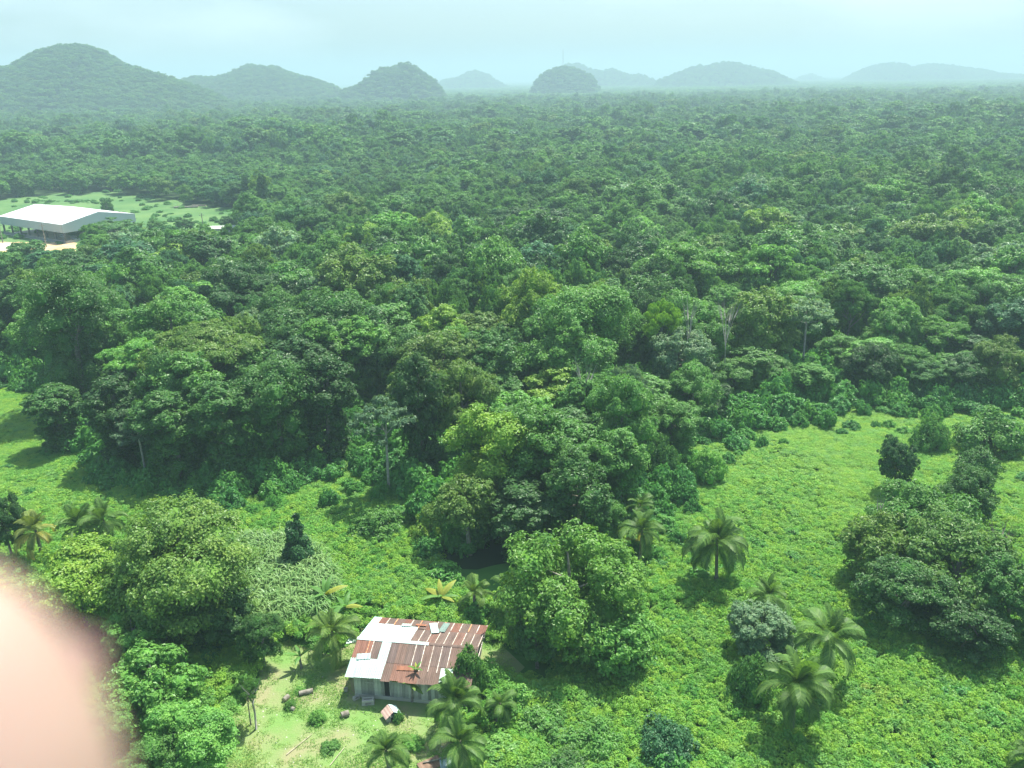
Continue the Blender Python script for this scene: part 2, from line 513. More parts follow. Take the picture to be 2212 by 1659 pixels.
def scatter(name, P, scl, rot, idx, coll, label, cat=None):
    me = bpy.data.meshes.new(name); n = len(P)
    me.vertices.add(n); me.vertices.foreach_set('co', np.asarray(P, np.float32).ravel())
    a = me.attributes.new('scl', 'FLOAT_VECTOR', 'POINT'); a.data.foreach_set('vector', np.asarray(scl, np.float32).ravel())
    a = me.attributes.new('rot', 'FLOAT', 'POINT'); a.data.foreach_set('value', np.asarray(rot, np.float32))
    a = me.attributes.new('pick', 'INT', 'POINT'); a.data.foreach_set('value', np.asarray(idx, np.int32))
    o = link(name, me)
    ng = bpy.data.node_groups.new(name, 'GeometryNodeTree')
    ng.interface.new_socket('Geometry', in_out='INPUT', socket_type='NodeSocketGeometry')
    ng.interface.new_socket('Geometry', in_out='OUTPUT', socket_type='NodeSocketGeometry')
    N = ng.nodes.new; gi, go = N('NodeGroupInput'), N('NodeGroupOutput')
    ci = N('GeometryNodeCollectionInfo'); ci.inputs['Collection'].default_value = coll
    ci.inputs['Separate Children'].default_value = True; ci.inputs['Reset Children'].default_value = True
    ip = N('GeometryNodeInstanceOnPoints'); ip.inputs['Pick Instance'].default_value = True
    at1, at2, at3 = (N('GeometryNodeInputNamedAttribute') for _ in range(3))
    at1.data_type = 'FLOAT_VECTOR'; at1.inputs[0].default_value = 'scl'
    at2.data_type = 'FLOAT'; at2.inputs[0].default_value = 'rot'
    at3.data_type = 'INT'; at3.inputs[0].default_value = 'pick'
    cx = N('ShaderNodeCombineXYZ')
    l = ng.links.new
    l(gi.outputs[0], ip.inputs['Points']); l(ci.outputs[0], ip.inputs['Instance'])
    l(at1.outputs[0], ip.inputs['Scale']); l(at2.outputs[0], cx.inputs[2]); l(cx.outputs[0], ip.inputs['Rotation'])
    l(at3.outputs[0], ip.inputs['Instance Index']); l(ip.outputs[0], go.inputs[0])
    md = o.modifiers.new('scatter', 'NODES'); md.node_group = ng
    tag(o, label, cat, None, 'stuff')
    return o


def vnoise(x, y, s, seed=0):
    """smooth value noise in 0..1"""
    g = np.random.default_rng(seed); T = g.random((64, 64))
    X = np.asarray(x) / s + 100; Y = np.asarray(y) / s + 100
    i, j = np.floor(X).astype(int), np.floor(Y).astype(int); fx, fy = X - i, Y - j
    fx = fx * fx * (3 - 2 * fx); fy = fy * fy * (3 - 2 * fy)
    t = lambda a, b: T[a % 64, b % 64]
    return (t(i, j) * (1 - fx) + t(i + 1, j) * fx) * (1 - fy) + (t(i, j + 1) * (1 - fx) + t(i + 1, j + 1) * fx) * fy


def jitter_grid(x0, x1, y0, y1, s, seed):
    g = np.random.default_rng(seed)
    xs = np.arange(x0, x1, s); ys = np.arange(y0, y1, s * .87)
    X, Y = np.meshgrid(xs, ys); X = X + (np.arange(len(ys)) % 2)[:, None] * s * .5
    X = X.ravel() + g.uniform(-.42, .42, X.size) * s; Y = Y.ravel() + g.uniform(-.42, .42, Y.size) * s
    return X, Y, g


def sheet(name, poly, z, mat, jag=0.0, kind='structure', seed=3, label=None):
    """flat irregular piece of ground"""
    g = np.random.default_rng(seed); P = []
    n = len(poly)
    for i in range(n):
        a, b = np.array(poly[i][:2], float), np.array(poly[(i + 1) % n][:2], float)
        m = max(1, int(np.linalg.norm(b - a) / max(jag * 1.5, 2.0)))
        for k in range(m):
            P.append(a + (b - a) * k / m + g.uniform(-jag, jag, 2))
    import bmesh
    bm = bmesh.new(); vs_ = [bm.verts.new((p[0], p[1], z)) for p in P]
    f = bm.faces.new(vs_); bmesh.ops.triangulate(bm, faces=[f])
    bmesh.ops.recalc_face_normals(bm, faces=bm.faces)
    if bm.faces[:][0].normal.z < 0: bmesh.ops.reverse_faces(bm, faces=bm.faces)
    me = bpy.data.meshes.new(name); bm.to_mesh(me); bm.free(); me.materials.append(mat)
    o = link(name, me); tag(o, label, None, None, kind); return o

# ------------------------------------------------------------------ ground, hills, haze
def ground():
    n = 60
    xs = np.concatenate([np.linspace(-9000, -400, 12), np.linspace(-300, 300, 13), np.linspace(400, 9000, 12)])
    ys = np.concatenate([np.linspace(-300, 400, 15), np.linspace(500, 14000, 20)])
    X, Y = np.meshgrid(xs, ys)
    V = np.stack([X.ravel(), Y.ravel(), np.zeros(X.size)], 1)
    w = len(xs); q = [[j * w + i, j * w + i + 1, (j + 1) * w + i + 1, (j + 1) * w + i] for j in range(len(ys) - 1) for i in range(w - 1)]
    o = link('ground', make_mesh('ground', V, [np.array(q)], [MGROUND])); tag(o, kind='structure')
ground()

HOR = lambda px: 79.0 - (px - 512) * math.tan(ROLL)       # true horizon row at a column
HILLS = [
    (1250, [(-60, 78), (-25, 70), (0, 67.5), (23, 62), (37, 53), (56, 45), (88, 44), (102, 56), (109, 62), (130, 66), (148, 71), (171, 78), (205, 90), (240, 100)], .55),
    (1750, [(150, 92), (190, 76), (215, 77), (231, 72), (248, 64.5), (273, 65.5), (287, 71.4), (310, 77), (333, 85), (352, 92)], .5),
    (1600, [(335, 93), (345, 88), (361, 83), (366, 77), (380, 68), (393, 66.5), (405, 61), (412, 63.3), (421, 71.4), (433, 78.4), (450, 90)], .45),
    (3500, [(430, 84), (440, 80), (458, 77), (468, 71), (477, 69.8), (486, 72.6), (495, 79), (510, 84)], .5),
    (1900, [(530, 88), (535, 82), (540, 75), (554, 66.8), (567.5, 65.6), (581, 70), (593, 76), (602, 88)], .5),
    (3200, [(545, 72), (567, 63.3), (579, 63.3), (591, 69), (602, 70), (611.5, 68), (623, 72), (632, 75), (641.6, 73.7), (651, 78), (665, 83)], .4),
    (2800, [(652, 82), (660, 79.5), (674, 74), (688, 68), (702, 64.5), (711, 64.5), (725, 61), (734, 61.7), (746, 64.5), (757, 68), (771, 69.6), (783, 76), (800, 82)], .4),
    (4500, [(795, 80), (801, 76.5), (811, 73), (820, 76.5), (828, 80)], .6),
    (3500, [(848, 82), (859, 75), (868.5, 68), (882, 63.3), (896, 62), (905.5, 66), (915, 73), (923, 66), (929, 62.9), (947, 64.5), (966, 67.5), (984, 69.6), (998, 73.3), (1024, 74), (1060, 76), (1090, 82)], .35),
]
hill_fn = []
for hi, (D, prof, dep) in enumerate(HILLS):
    xs = np.array([(p[0] - 512) * D / F / math.cos(PITCH) * math.cos(PITCH) for p in prof])
    # convert picture columns to metres at that distance
    xs = np.array([D * ray(p[0], p[1])[0] / ray(p[0], p[1])[1] for p in prof])
    hs = np.array([max(0, CAMH + D * ray(p[0], p[1])[2] / ray(p[0], p[1])[1] - 9 * (1 if D < 2500 else 1.6)) for p in prof])
    hs[0] = hs[-1] = 0
    W = (xs[-1] - xs[0]) * dep

    def h(x, y, xs=xs, hs=hs, D=D, W=W, hi=hi):
        p = np.interp(x, xs, hs, left=0, right=0)
        Wl = np.maximum(W * .35, W * np.sqrt(np.clip(p / hs.max(), 0, 1)))
        t = np.clip(np.abs(y - D) / Wl, 0, 1)
        f = (1 - t ** 1.7) ** 1.15
        # keep the outline measured at distance D even where the near slope would overtop it
        return p * f * np.where(y < D, y / D, 1) + 0 * x
    hill_fn.append((h, xs, W, D))
    nx, ny = 70, 30
    gx = np.linspace(xs[0], xs[-1], nx); gy = np.linspace(D - W, D + W, ny)
    X, Y = np.meshgrid(gx, gy); Z = h(X, Y) - 0.6
    V = np.stack([X.ravel(), Y.ravel(), Z.ravel()], 1)
    q = [[j * nx + i, j * nx + i + 1, (j + 1) * nx + i + 1, (j + 1) * nx + i] for j in range(ny - 1) for i in range(nx - 1)]
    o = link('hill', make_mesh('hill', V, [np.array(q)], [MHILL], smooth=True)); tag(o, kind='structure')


def terrain(x, y):
    z = np.zeros(np.shape(x))
    for h, xs, W, D in hill_fn:
        z = np.maximum(z, h(x, y))
    return z


def haze():
    m = bpy.data.materials.new('haze'); m.use_nodes = True; t = m.node_tree; t.nodes.clear()
    out = t.nodes.new('ShaderNodeOutputMaterial'); v = t.nodes.new('ShaderNodeVolumePrincipled')
    v.inputs['Color'].default_value = (0.50, 0.68, 0.76, 1); v.inputs['Density'].default_value = 0.00047
    v.inputs['Anisotropy'].default_value = 0.1
    t.links.new(v.outputs[0], out.inputs['Volume'])
    b = MB().box(-9100, 9100, -400, 14100, -1.5, 190)
    o = b.build('haze', m); tag(o, kind='stuff')
haze()

# clearings, as outlines on the ground
FRONT = [(-260, 376), (0, 382), (48, 392), (72, 436), (110, 472), (120, 496), (180, 500), (288, 500), (308, 455), (338, 438), (366, 444), (392, 490), (428, 520), (438, 560), (478, 572),
         (560, 548), (600, 540), (640, 500), (655, 475), (690, 440), (760, 425), (870, 405), (1024, 408), (1250, 415)]
front_w = [at(x, y)[:2] for x, y in FRONT]
OPEN = front_w + [np.array([160, 20.]), np.array([-160, 20.])]
BACKFIELD = [at(x, y)[:2] for x, y in [(-160, 270), (-160, 196), (0, 201), (12, 197), (40, 197), (62, 193), (80, 196), (96, 192), (118, 191), (128, 196), (150, 195), (160, 201), (176, 200), (186, 206), (205, 203), (212, 208), (228, 207), (240, 214), (246, 216), (246, 262), (90, 264), (66, 288), (40, 296), (-60, 300)]]
TRACK = [at(x, y)[:2] for x, y in [(-60, 300), (34, 302), (36, 345), (-60, 348)]]
HUTGAP = [at(x, y)[:2] for x, y in [(207, 238), (236, 238), (236, 262), (207, 262)]]
sheet('meadow', OPEN, 0.004, MMEADOW, 0.6)
sheet('field', BACKFIELD, 0.006, MFIELD, 1.0)
YARD = [at(x, y)[:2] for x, y in [(262, 655), (285, 640), (330, 652), (352, 640), (360, 628), (500, 640), (520, 668), (505, 690), (440, 712), (478, 790), (205, 800), (225, 720), (250, 690)]]
sheet('yard', YARD, 0.012, MYARD, 0.5)
sheet('dirt_patch', [at(x, y)[:2] for x, y in [(-40, 242), (75, 242.5), (75, 256), (-40, 252)]], 0.02, MDIRT, 0.8)
sheet('path', [at(x, y)[:2] for x, y in [(-60, 315), (12, 316.5), (31, 320), (33, 324), (14, 321.5), (-60, 320)]], 0.02, MPATH, 0.2)
sheet('paved_pad', [at(x, y)[:2] for x, y in [(-60, 244), (10, 243), (17, 246.5), (12, 250), (-60, 254)]], 0.05, MCONC, 0.0)
BARE = [at(x, y)[:2] for x, y in [(497, 645), (520, 650), (545, 668), (548, 690), (520, 680), (500, 662)]]

# ------------------------------------------------------------------ trees
# one crown shape per kind, seed and detail; near ones carry thousands of leaves
VAR = {}


def variant(kind, k, lod):
    key = (kind, k, lod)
    if key not in VAR:
        R, H = {'broad': (5, 13), 'dense': (4, 11), 'spreading': (6, 13), 'column': (3, 14), 'cecropia': (3.5, 12), 'shrub': (2.2, 2.6), 'cone': (2.2, 6)}[kind]
        n, lf, cl = {0: (24000, .29, 18), 1: (10000, .42, 14), 2: (2600, .80, 9)}[lod]
        if kind == 'shrub': n, lf = n // 4, lf * .62
        if kind == 'cecropia': n, lf = n // 3, lf * 1.45
        seed = sum(map(ord, kind)) * 31 + k * 7 + 1
        me, Lb = crown_mesh('crown', kind, R, H, n, lf, seed, MLEAF if lod < 9 else MFOREST, core=.70, clumps=cl)
        tm = trunk_mesh('trunk', kind, R, H, Lb, MPALE if kind == 'cecropia' else MBARK, seed)
        VAR[key] = (me, tm, R, H)
    return VAR[key]


def tree(name, loc, R, H, kind, k, tone, label, group, lod=0, cat='tree', rot=None, custom=False, seed=1, pale=False):
    t = thing(name, label, cat, (loc[0], loc[1], 0), rot if rot is not None else random.uniform(0, 6.28), group)
    if custom:
        n = int(min(46000, 21000 * (R / 5) ** 2)); me, Lb = crown_mesh('crown', kind, R, H, n, .29 * max(1, R / 7), seed, MLEAF, core=.68, clumps=26)
        tm = trunk_mesh('trunk', kind, R, H, Lb, MPALE if pale else MBARK, seed)
    else:
        me, tm, R0, H0 = variant(kind, k, lod)
        t.scale = (R / R0, R / R0, H / H0)
    c = link('crown', me, t)
    rgb = TONES[tone] if isinstance(tone, str) else tone
    j = random.uniform(.88, 1.14); set_color(c, [v * j for v in rgb])
    if kind != 'shrub':
        b = link('trunk', tm, t)
    return t

random.seed(11)
# x, y of the crown's middle and its width on the 2212 wide view, height in metres, kind, tone, label
HERO = [
    (400, 1190, 340, 11, 'broad', (0.145, 0.265, 0.050), 'big round olive green tree with dark forked trunk beside the cane patch', 1),
    (165, 1250, 230, 7.5, 'broad', 'yellow-green', 'yellow-green tree between the lower left palms and the blurred fingertip', 1),
    (60, 1300, 150, 6.5, 'broad', 'mid green', 'mid green tree at the left edge just above the fingertip', 0),
    (8, 1130, 80, 8, 'dense', 'dark green', 'dark tree cut by the left edge beside the leftmost palm', 0),
    (290, 1370, 130, 5, 'dense', 'bright green', 'bright green bushy tree right of the fingertip under the big olive tree', 0),
    (330, 1480, 200, 6, 'dense', 'bright green', 'leafy bright green mango tree beside the fingertip', 1),
    (400, 1580, 190, 6, 'broad', 'bright green', 'bright mango tree at the left side of the yard', 1),
    (330, 1640, 150, 5, 'broad', 'mid green', 'low mid green tree at the bottom edge next to the fingertip', 0),
    (230, 1560, 120, 5, 'broad', 'mid green', 'mid green tree half hidden behind the fingertip', 0),
    (470, 1330, 140, 6, 'dense', 'dark green', 'dark shaded tree under the big olive tree', 0),
    (560, 1360, 90, 5, 'broad', 'deep green', 'small deep green tree between the cane patch and the yard', 0),
    (530, 1490, 62, 4.5, 'spreading', 'mid green', 'slim pale-trunked tree at the upper left corner of the yard', 0),
    (1240, 1250, 300, 10.5, 'dense', (0.145, 0.310, 0.050), 'large lush rounded tree right of the tin-roofed house', 1),
    (1330, 1370, 170, 6.0, 'dense', 'bright green', 'lower bright green tree leaning on the right of the large lush tree', 1),
    (1160, 1370, 100, 5.5, 'dense', 'deep green', 'deep green tree tucked left below the large lush tree', 0),
    (1306, 1130, 85, 6, 'dense', 'mid green', 'narrow green tree beside the yellowing palm', 0),
    (640, 1160, 80, 6.5, 'cone', (0.05, 0.15, 0.05), 'dark cone-shaped vine-covered tree above the cane patch', 0),
    (1650, 1365, 130, 5.5, 'dense', 'grey-green', 'pale grey-green bush tree below the small palm at right', 1),
    (1625, 1460, 110, 4.5, 'shrub', 'deep green', 'deep green bush left of the big drooping palm', 0),
    (1440, 1600, 150, 3.2, 'shrub', (0.06, 0.17, 0.07), 'dark blue-green bush standing alone near the bottom edge', 0),
    (1985, 1095, 230, 8.5, 'broad', 'mid green', 'mid green tree at the top of the thicket at right', 1),
    (2095, 1050, 125, 8, 'broad', 'deep green', 'deep green tree at the back right of the thicket at right', 1),
    (1895, 1180, 150, 7.5, 'dense', 'olive green', 'olive tree on the left flank of the thicket at right', 1),
    (2075, 1200, 235, 9, 'broad', (0.115, 0.235, 0.048), 'tallest olive green tree in the middle of the thicket at right', 1),
    (2190, 1290, 150, 8, 'dense', 'deep green', 'deep green tree of the thicket cut by the right edge', 0),
    (1960, 1260, 180, 7, 'broad', 'deep green', 'deep green tree at the front of the thicket at right', 0),
    (2090, 1350, 150, 5.5, 'dense', 'dark green', 'dark shaded tree at the foot of the thicket at right', 0),
    (1940, 1000, 72, 7, 'dense', (0.06, 0.16, 0.05), 'small dark tree poking up behind the thicket at right', 0),
    (2015, 928, 84, 4.6, 'shrub', 'mid green', 'vine-smothered stump mound alone in the right clearing', 0),
    (2150, 925, 150, 5, 'shrub', 'mid green', 'wide vine-covered mound near the right edge of the clearing', 0),
    (2113, 992, 100, 3.4, 'shrub', 'deep green', 'low flat vine-covered mound just behind the thicket at right', 0),
    (1065, 955, 190, 14, 'broad', 'yellow-green', 'tall yellow-green tree at the front of the central forest edge', 1),
    (1010, 1075, 150, 9, 'broad', 'olive green', 'olive tree in front of the tall yellow-green forest edge tree', 1),
    (1170, 960, 150, 14, 'broad', 'mid green', 'mid green tree right behind the tall yellow-green forest edge tree', 1),
    (1250, 1040, 160, 11, 'broad', 'deep green', 'deep green tree over the dark hollow at the central forest edge', 1),
    (1130, 1110, 150, 8, 'column', 'dark green', 'dark vine-hung tree at the back of the dark hollow', 0),
    (1340, 1010, 110, 11, 'column', 'mid green', 'vine-clad tree where the forest meets the right clearing', 0),
    (1430, 985, 90, 6, 'shrub', 'deep green', 'round vine-smothered tree at the left rim of the right clearing', 0),
    (1450, 900, 130, 8, 'broad', 'mid green', 'mid green tree behind the round vine-smothered tree', 0),
    (905, 880, 100, 16, 'column', 'dark green', 'tall dark vine column left of the yellow-green forest edge tree', 0),
    (830, 925, 130, 12.5, 'cecropia', (0.095, 0.190, 0.090), 'slender pale-trunked tree with open grey-green crown in mid forest edge', 0),
    (300, 940, 105, 9, 'cecropia', (0.085, 0.165, 0.080), 'leaning pale-trunked tree with star-shaped leaf clusters in the left shade', 0),
    (1000, 850, 150, 14, 'broad', 'olive green', 'olive tree just above the tall yellow-green forest edge tree', 0),
    (445, 760, 240, 16, 'spreading', 'olive green', 'wide flat-topped olive tree towering over the left forest edge', 1),
    (300, 790, 150, 14, 'spreading', 'bright green', 'bright green layered tree left of the wide flat-topped olive tree', 1),
    (152, 705, 190, 21, 'column', 'deep green', 'tall dark vine-draped tree over the left clearing', 1),
    (120, 890, 110, 9, 'column', 'deep green', 'dark vine-draped column at the right rim of the left clearing', 0),
    (250, 900, 120, 12, 'column', 'dark green', 'dark vine curtain tree beside the leaning pale-trunked tree', 0),
    (370, 930, 130, 12, 'column', 'deep green', 'vine-hung tree below the wide flat-topped olive tree', 0),
    (480, 915, 130, 13, 'column', 'deep green', 'deep green tree right below the wide flat-topped olive tree', 0),
    (600, 880, 150, 14, 'column', 'deep green', 'vine-draped tree at the middle of the left forest edge', 1),
    (700, 860, 120, 14, 'column', 'dark green', 'dark vine-draped tree left of the slender pale-trunked tree', 0),
    (1240, 690, 260, 18, 'broad', 'mid green', 'huge domed mid green tree in the middle of the forest', 1),
    (1150, 650, 150, 18, 'broad', 'yellow-green', 'yellow-green crown on the left shoulder of the huge domed tree', 0),
    (1430, 705, 85, 15, 'spreading', (0.21, 0.40, 0.04), 'vivid lime green flat crown right of the huge domed tree', 0),
    (1475, 775, 125, 12, 'dense', 'grey-green', 'rounded grey-green tree below the vivid lime crown', 0),
    (1645, 700, 150, 15, 'dense', 'olive green', 'rounded olive tree right of the bare white tree', 0),
    (1745, 690, 110, 14, 'cecropia', 'grey-green', 'open pale-limbed grey-green tree right of the rounded olive tree', 0),
    (940, 500, 110, 15, 'broad', 'yellow-green', 'yellow-green tree standing out left of centre in the forest', 0),
    (560, 395, 50, 16, 'spreading', 'yellow-green', 'lone yellow-green umbrella tree above the far field', 0),
    (1640, 420, 75, 15, 'dense', 'grey-green', 'pale silvery tree among dark trees in the upper right forest', 0),
    (340, 690, 60, 11, 'broad', 'yellow-green', 'small yellow-green crown behind the wide flat-topped olive tree', 0),
    (240, 490, 110, 9, 'spreading', 'deep green', 'dark spreading tree in front of the end wall of the white-roofed shelter', 0),
    (150, 560, 110, 8, 'broad', 'blue-green', 'round blue-green tree near the corner of the white-roofed shelter', 0),
    (60, 545, 80, 8, 'dense', 'deep green', 'deep green tree before the columns of the white-roofed shelter', 0),
    (545, 485, 55, 11, 'dense', 'blue-green', 'dark blue-green tree at the right end of the far field', 0),
    (1530, 1000, 90, 4, 'shrub', 'bright green', 'bright green bush at the near rim of the forest above the lone palm', 0),
    (820, 1120, 130, 3.0, 'shrub', 'mid green', 'vine-covered bush on the left of the dark hollow', 0),
    (930, 1130, 90, 3.5, 'shrub', 'yellow-green', 'yellowish bush at the left rim of the dark hollow', 0),
]
hero_xyr = []; HCOL = []
nh = 0
for i, (x, y, w, H, kind, tone, label, cust) in enumerate(HERO):
    zc = H * .6 if kind in ('column', 'cone', 'shrub', 'dense') else H * .72
    P = atw(x, y, zc)
    dist = float((P - np.array([0, 0, CAMH])) @ f_)
    R = w * K * dist / F / 2
    R = max(R, .9)
    far = dist > 190
    if kind == 'column' and H >= 9: HCOL.append((P, H))
    nm = {'cecropia': 'cecropia_tree', 'column': 'vine_draped_tree', 'shrub': 'bush', 'cone': 'vine_draped_tree'}.get(kind, 'broadleaf_tree')
    o = tree(nm, P, R, H, kind, i % 3, tone, label, None, 1 if far else 0, 'bush' if kind == 'shrub' else 'tree', custom=bool(cust) and R > 3.0, seed=100 + i)
    hero_xyr.append((P[0], P[1], R)); nh += kind != 'shrub'
hero_xyr = np.array(hero_xyr)

# ---- the rest of the forest
def clear_of(X, Y, Rr):
    k = np.ones(X.shape, bool)
    for hx, hy, hr in hero_xyr:
        k &= (X - hx) ** 2 + (Y - hy) ** 2 > ((hr + Rr) * .62) ** 2
    return k

FRONTROOM = [(P_[0] * q_, P_[1] * q_, 5.0 if k_ < 15 else 8.0) for P_, k_ in HCOL for q_ in ((.93,) if k_ < 15 else (.93, .86))]
X, Y, g = jitter_grid(-420, 420, 60, 470, 6.6, 5)
fr = ~in_poly(X, Y, OPEN) & ~in_poly(X, Y, BACKFIELD) & ~in_poly(X, Y, TRACK) & ~in_poly(X, Y, HUTGAP)
X, Y = X[fr], Y[fr]
ang = np.abs(np.arctan2(X, Y)); s_ = ang < math.radians(44); X, Y = X[s_], Y[s_]
big = g.random(len(X)) < .15
Rr = np.where(big, g.uniform(5.2, 7.6, len(X)), g.uniform(2.6, 4.8, len(X)))
lefty = np.clip((-X - 40) / 120, 0, 1) * np.clip((300 - Y) / 60, 0, 1)
Hh = (9.5 + 5.5 * vnoise(X, Y, 45, 3) + g.uniform(-2.2, 2.8, len(X)) + np.where(big, 2.6, 0)) * (1 - .30 * lefty)
scrub = np.clip((-X + 10) / 60, 0, 1) * np.clip((Y - 265) / 25, 0, 1) * np.clip((480 - Y) / 60, 0, 1)
Hh = Hh * (1 - .42 * scrub); Rr = Rr * (1 - .2 * scrub)
edge = np.full(len(X), 1e9)
fw = np.array(front_w)
for a, b in zip(fw, fw[1:]):
    ab = b - a; t_ = np.clip(((X - a[0]) * ab[0] + (Y - a[1]) * ab[1]) / (ab @ ab), 0, 1)
    edge = np.minimum(edge, np.hypot(X - a[0] - t_ * ab[0], Y - a[1] - t_ * ab[1]))
right = X > 15
Hh = np.where((edge < 14) & right, Hh * .55, Hh); Rr = np.where((edge < 14) & right, np.minimum(Rr, 3.6), Rr)
ok = clear_of(X, Y, Rr) & (edge > Rr * np.where(X < -25, 1.0, .55))
for a_, b_, c_ in FRONTROOM: ok &= (X - a_) ** 2 + (Y - b_) ** 2 > (c_ + Rr * .5) ** 2
X, Y, Rr, Hh, edge, big = X[ok], Y[ok], Rr[ok], Hh[ok], edge[ok], big[ok]
KINDS = ['broad', 'dense', 'spreading', 'column', 'cecropia']
kk = g.choice(5, len(X), p=[.50, .22, .15, .10, .03])
kk = np.where((edge < 26) & (X < 15) & (g.random(len(X)) < .55), 3, kk); kk = np.where((edge < 10) & (X >= 15) & (g.random(len(X)) < .3), 3, kk)
kk = np.where(big & (kk > 2), 0, kk)
TN = list(TONES)
pt = {'dark green': .16, 'deep green': .25, 'mid green': .26, 'bright green': .10, 'yellow-green': .03, 'olive green': .10, 'grey-green': .05, 'blue-green': .03}
tt = g.choice(len(TN), len(X), p=np.array([pt[n] for n in TN]) / sum(pt.values()))
P3 = np.stack([X, Y, Hh * .75], 1); dist = (P3 - np.array([0, 0, CAMH])) @ f_
qx, qy = project(P3)
vis = (qx > -15) & (qx < 1039) & (qy < 775) & (qy > 0)
score = np.where(vis, Rr / dist, -1)
order = np.argsort(-score)
NAMED = order[:300 - nh]
named = set(NAMED.tolist())

# landmarks for describing where a tree of the forest stands (columns, rows of the 1024 wide picture)
def region(x, y):
    if y < 300 and x < 250: return 'just beyond the white-roofed shelter' if y < 205 else 'in front of the far field'
    if x < 60: return 'near the left edge above the left clearing'
    if x < 150: return 'round the tall vine-draped tree'
    if x < 270: return 'round the wide flat-topped olive tree'
    if x < 380: return 'left of the slender pale-trunked tree' if y > 370 else 'between shelter and huge domed tree'
    if x < 480: return 'above the tall yellow-green edge tree' if y > 330 else 'left of the huge domed tree'
    if x < 620: return 'below the huge domed tree' if y > 340 else 'behind the huge domed tree'
    if x < 720: return 'below the vivid lime crown' if y > 340 else 'behind the vivid lime crown'
    if x < 850: return 'behind the right clearing' if y > 330 else 'behind the bare white tree'
    return 'behind the vine-covered mounds' if y > 350 else 'in the forest at the right edge'

SHAPE = {'broad': 'broad-crowned', 'dense': 'round-crowned', 'spreading': 'flat-topped', 'column': 'vine-draped', 'cecropia': 'open pale-limbed'}
rows = []
for i in NAMED:
    base = f"{'large' if big[i] else 'tall' if Hh[i] > 14.5 else 'low' if Hh[i] < 8.5 else 'middling'} {TN[tt[i]]} {SHAPE[KINDS[kk[i]]]} tree {region(qx[i], qy[i])}"
    rows.append((base, float(qx[i]), int(i)))
from collections import defaultdict
grp = defaultdict(list)
for b, x, i in rows: grp[b].append((x, i))
LAB = {}
ORD = ['leftmost', 'second from left', 'third from left', 'fourth from left', 'fifth from left', 'sixth from left', 'seventh from left']
for b, l in grp.items():
    l.sort()
    for n, (x, i) in enumerate(l):
        LAB[i] = b if len(l) == 1 else b + ', ' + (ORD[n] if n < len(l) - 1 or n == 0 else 'rightmost')
for i in NAMED:
    i = int(i); kd = KINDS[kk[i]]
    lod = 0 if dist[i] < 150 else 1
    nm = {'cecropia': 'cecropia_tree', 'column': 'vine_draped_tree'}.get(kd, 'broadleaf_tree')
    tree(nm, (X[i], Y[i]), Rr[i], Hh[i], kd, i % 3, TN[tt[i]], LAB[i], 'trees of the forest', lod)

# the others: one mass
def forest_mesh(kind, k, lod):
    me, tm, R0, H0 = variant(kind, k, lod)
    m2 = me.copy(); m2.materials.clear(); m2.materials.append(MFOREST); m2.materials.append(MFCORE); return m2, R0, H0

fm = [forest_mesh(kd, k, l) for l in (1, 2) for kd, k in (('broad', 0), ('broad', 1), ('broad', 2), ('dense', 0), ('dense', 1), ('spreading', 0), ('spreading', 1), ('column', 0))]
RH = np.array([(a[1], a[2]) for a in fm])


def patch_mesh(size, ntree, seed, nl, leaf):
    """a piece of far canopy: many low crowns"""
    g = np.random.default_rng(seed); Vs, Qs, ls, b = [], [], [], 0
    for i in range(ntree):
        a = i * 2.39996; rr = math.sqrt((i + .5) / ntree) * size / 2
        x, y = math.cos(a) * rr, math.sin(a) * rr
        R = g.uniform(3.4, 6.2); H = g.uniform(9, 15); nn = nl
        d = unit(g, nn); d[:, 2] = np.abs(d[:, 2])
        Pp = np.array([x, y, H - R * .7]) + d * np.array([R, R, R * .75]) * g.uniform(.75, 1.12, (nn, 1))
        V, Q = leaf_quads(Pp, d + np.array([0, 0, .3]) + g.normal(0, .35, (nn, 3)), leaf, leaf * .8, g)
        iv, iff = ico(); vv = iv * np.array([R * .9, R * .9, R * .7]) * (1 + g.uniform(-.15, .15, (len(iv), 1))) + np.array([x, y, H - R * .7])
        tone = g.uniform(.1, .9)
        Vs += [V, vv]; Qs.append((Q + b, iff + b + len(V))); b += len(V) + len(vv)
        ls.append((np.clip(tone + g.uniform(-.3, .3, nn), 0, 1), np.full(len(iff), tone * .8)))
    return make_mesh('canopy_patch', np.concatenate(Vs), [np.concatenate([q[0] for q in Qs]), np.concatenate([q[1] for q in Qs])], [MFOREST],
                     lv=np.concatenate([l[0] for l in ls] + [l[1] for l in ls]))

pm = [patch_mesh(34, 15, 40 + i, 110, 1.9) for i in range(5)]
coll = proto_collection('forest_kind', [a[0] for a in fm] + pm)

Pf, Sf, Rf, If = [], [], [], []
# near trees that are not things of their own
rest = np.array([i for i in range(len(X)) if i not in named])
lut = {'broad': [0, 1, 2], 'dense': [3, 4], 'spreading': [5, 6], 'column': [7], 'cecropia': [3]}
for i in rest:
    c = lut[KINDS[kk[i]]]; j = c[int(i) % len(c)] + (0 if dist[i] < 330 else 8)
    Pf.append((X[i], Y[i], 0)); Sf.append((Rr[i] / RH[j][0], Rr[i] / RH[j][0], Hh[i] / RH[j][1])); If.append(j)
Pf, Sf, If = np.array(Pf), np.array(Sf), np.array(If)
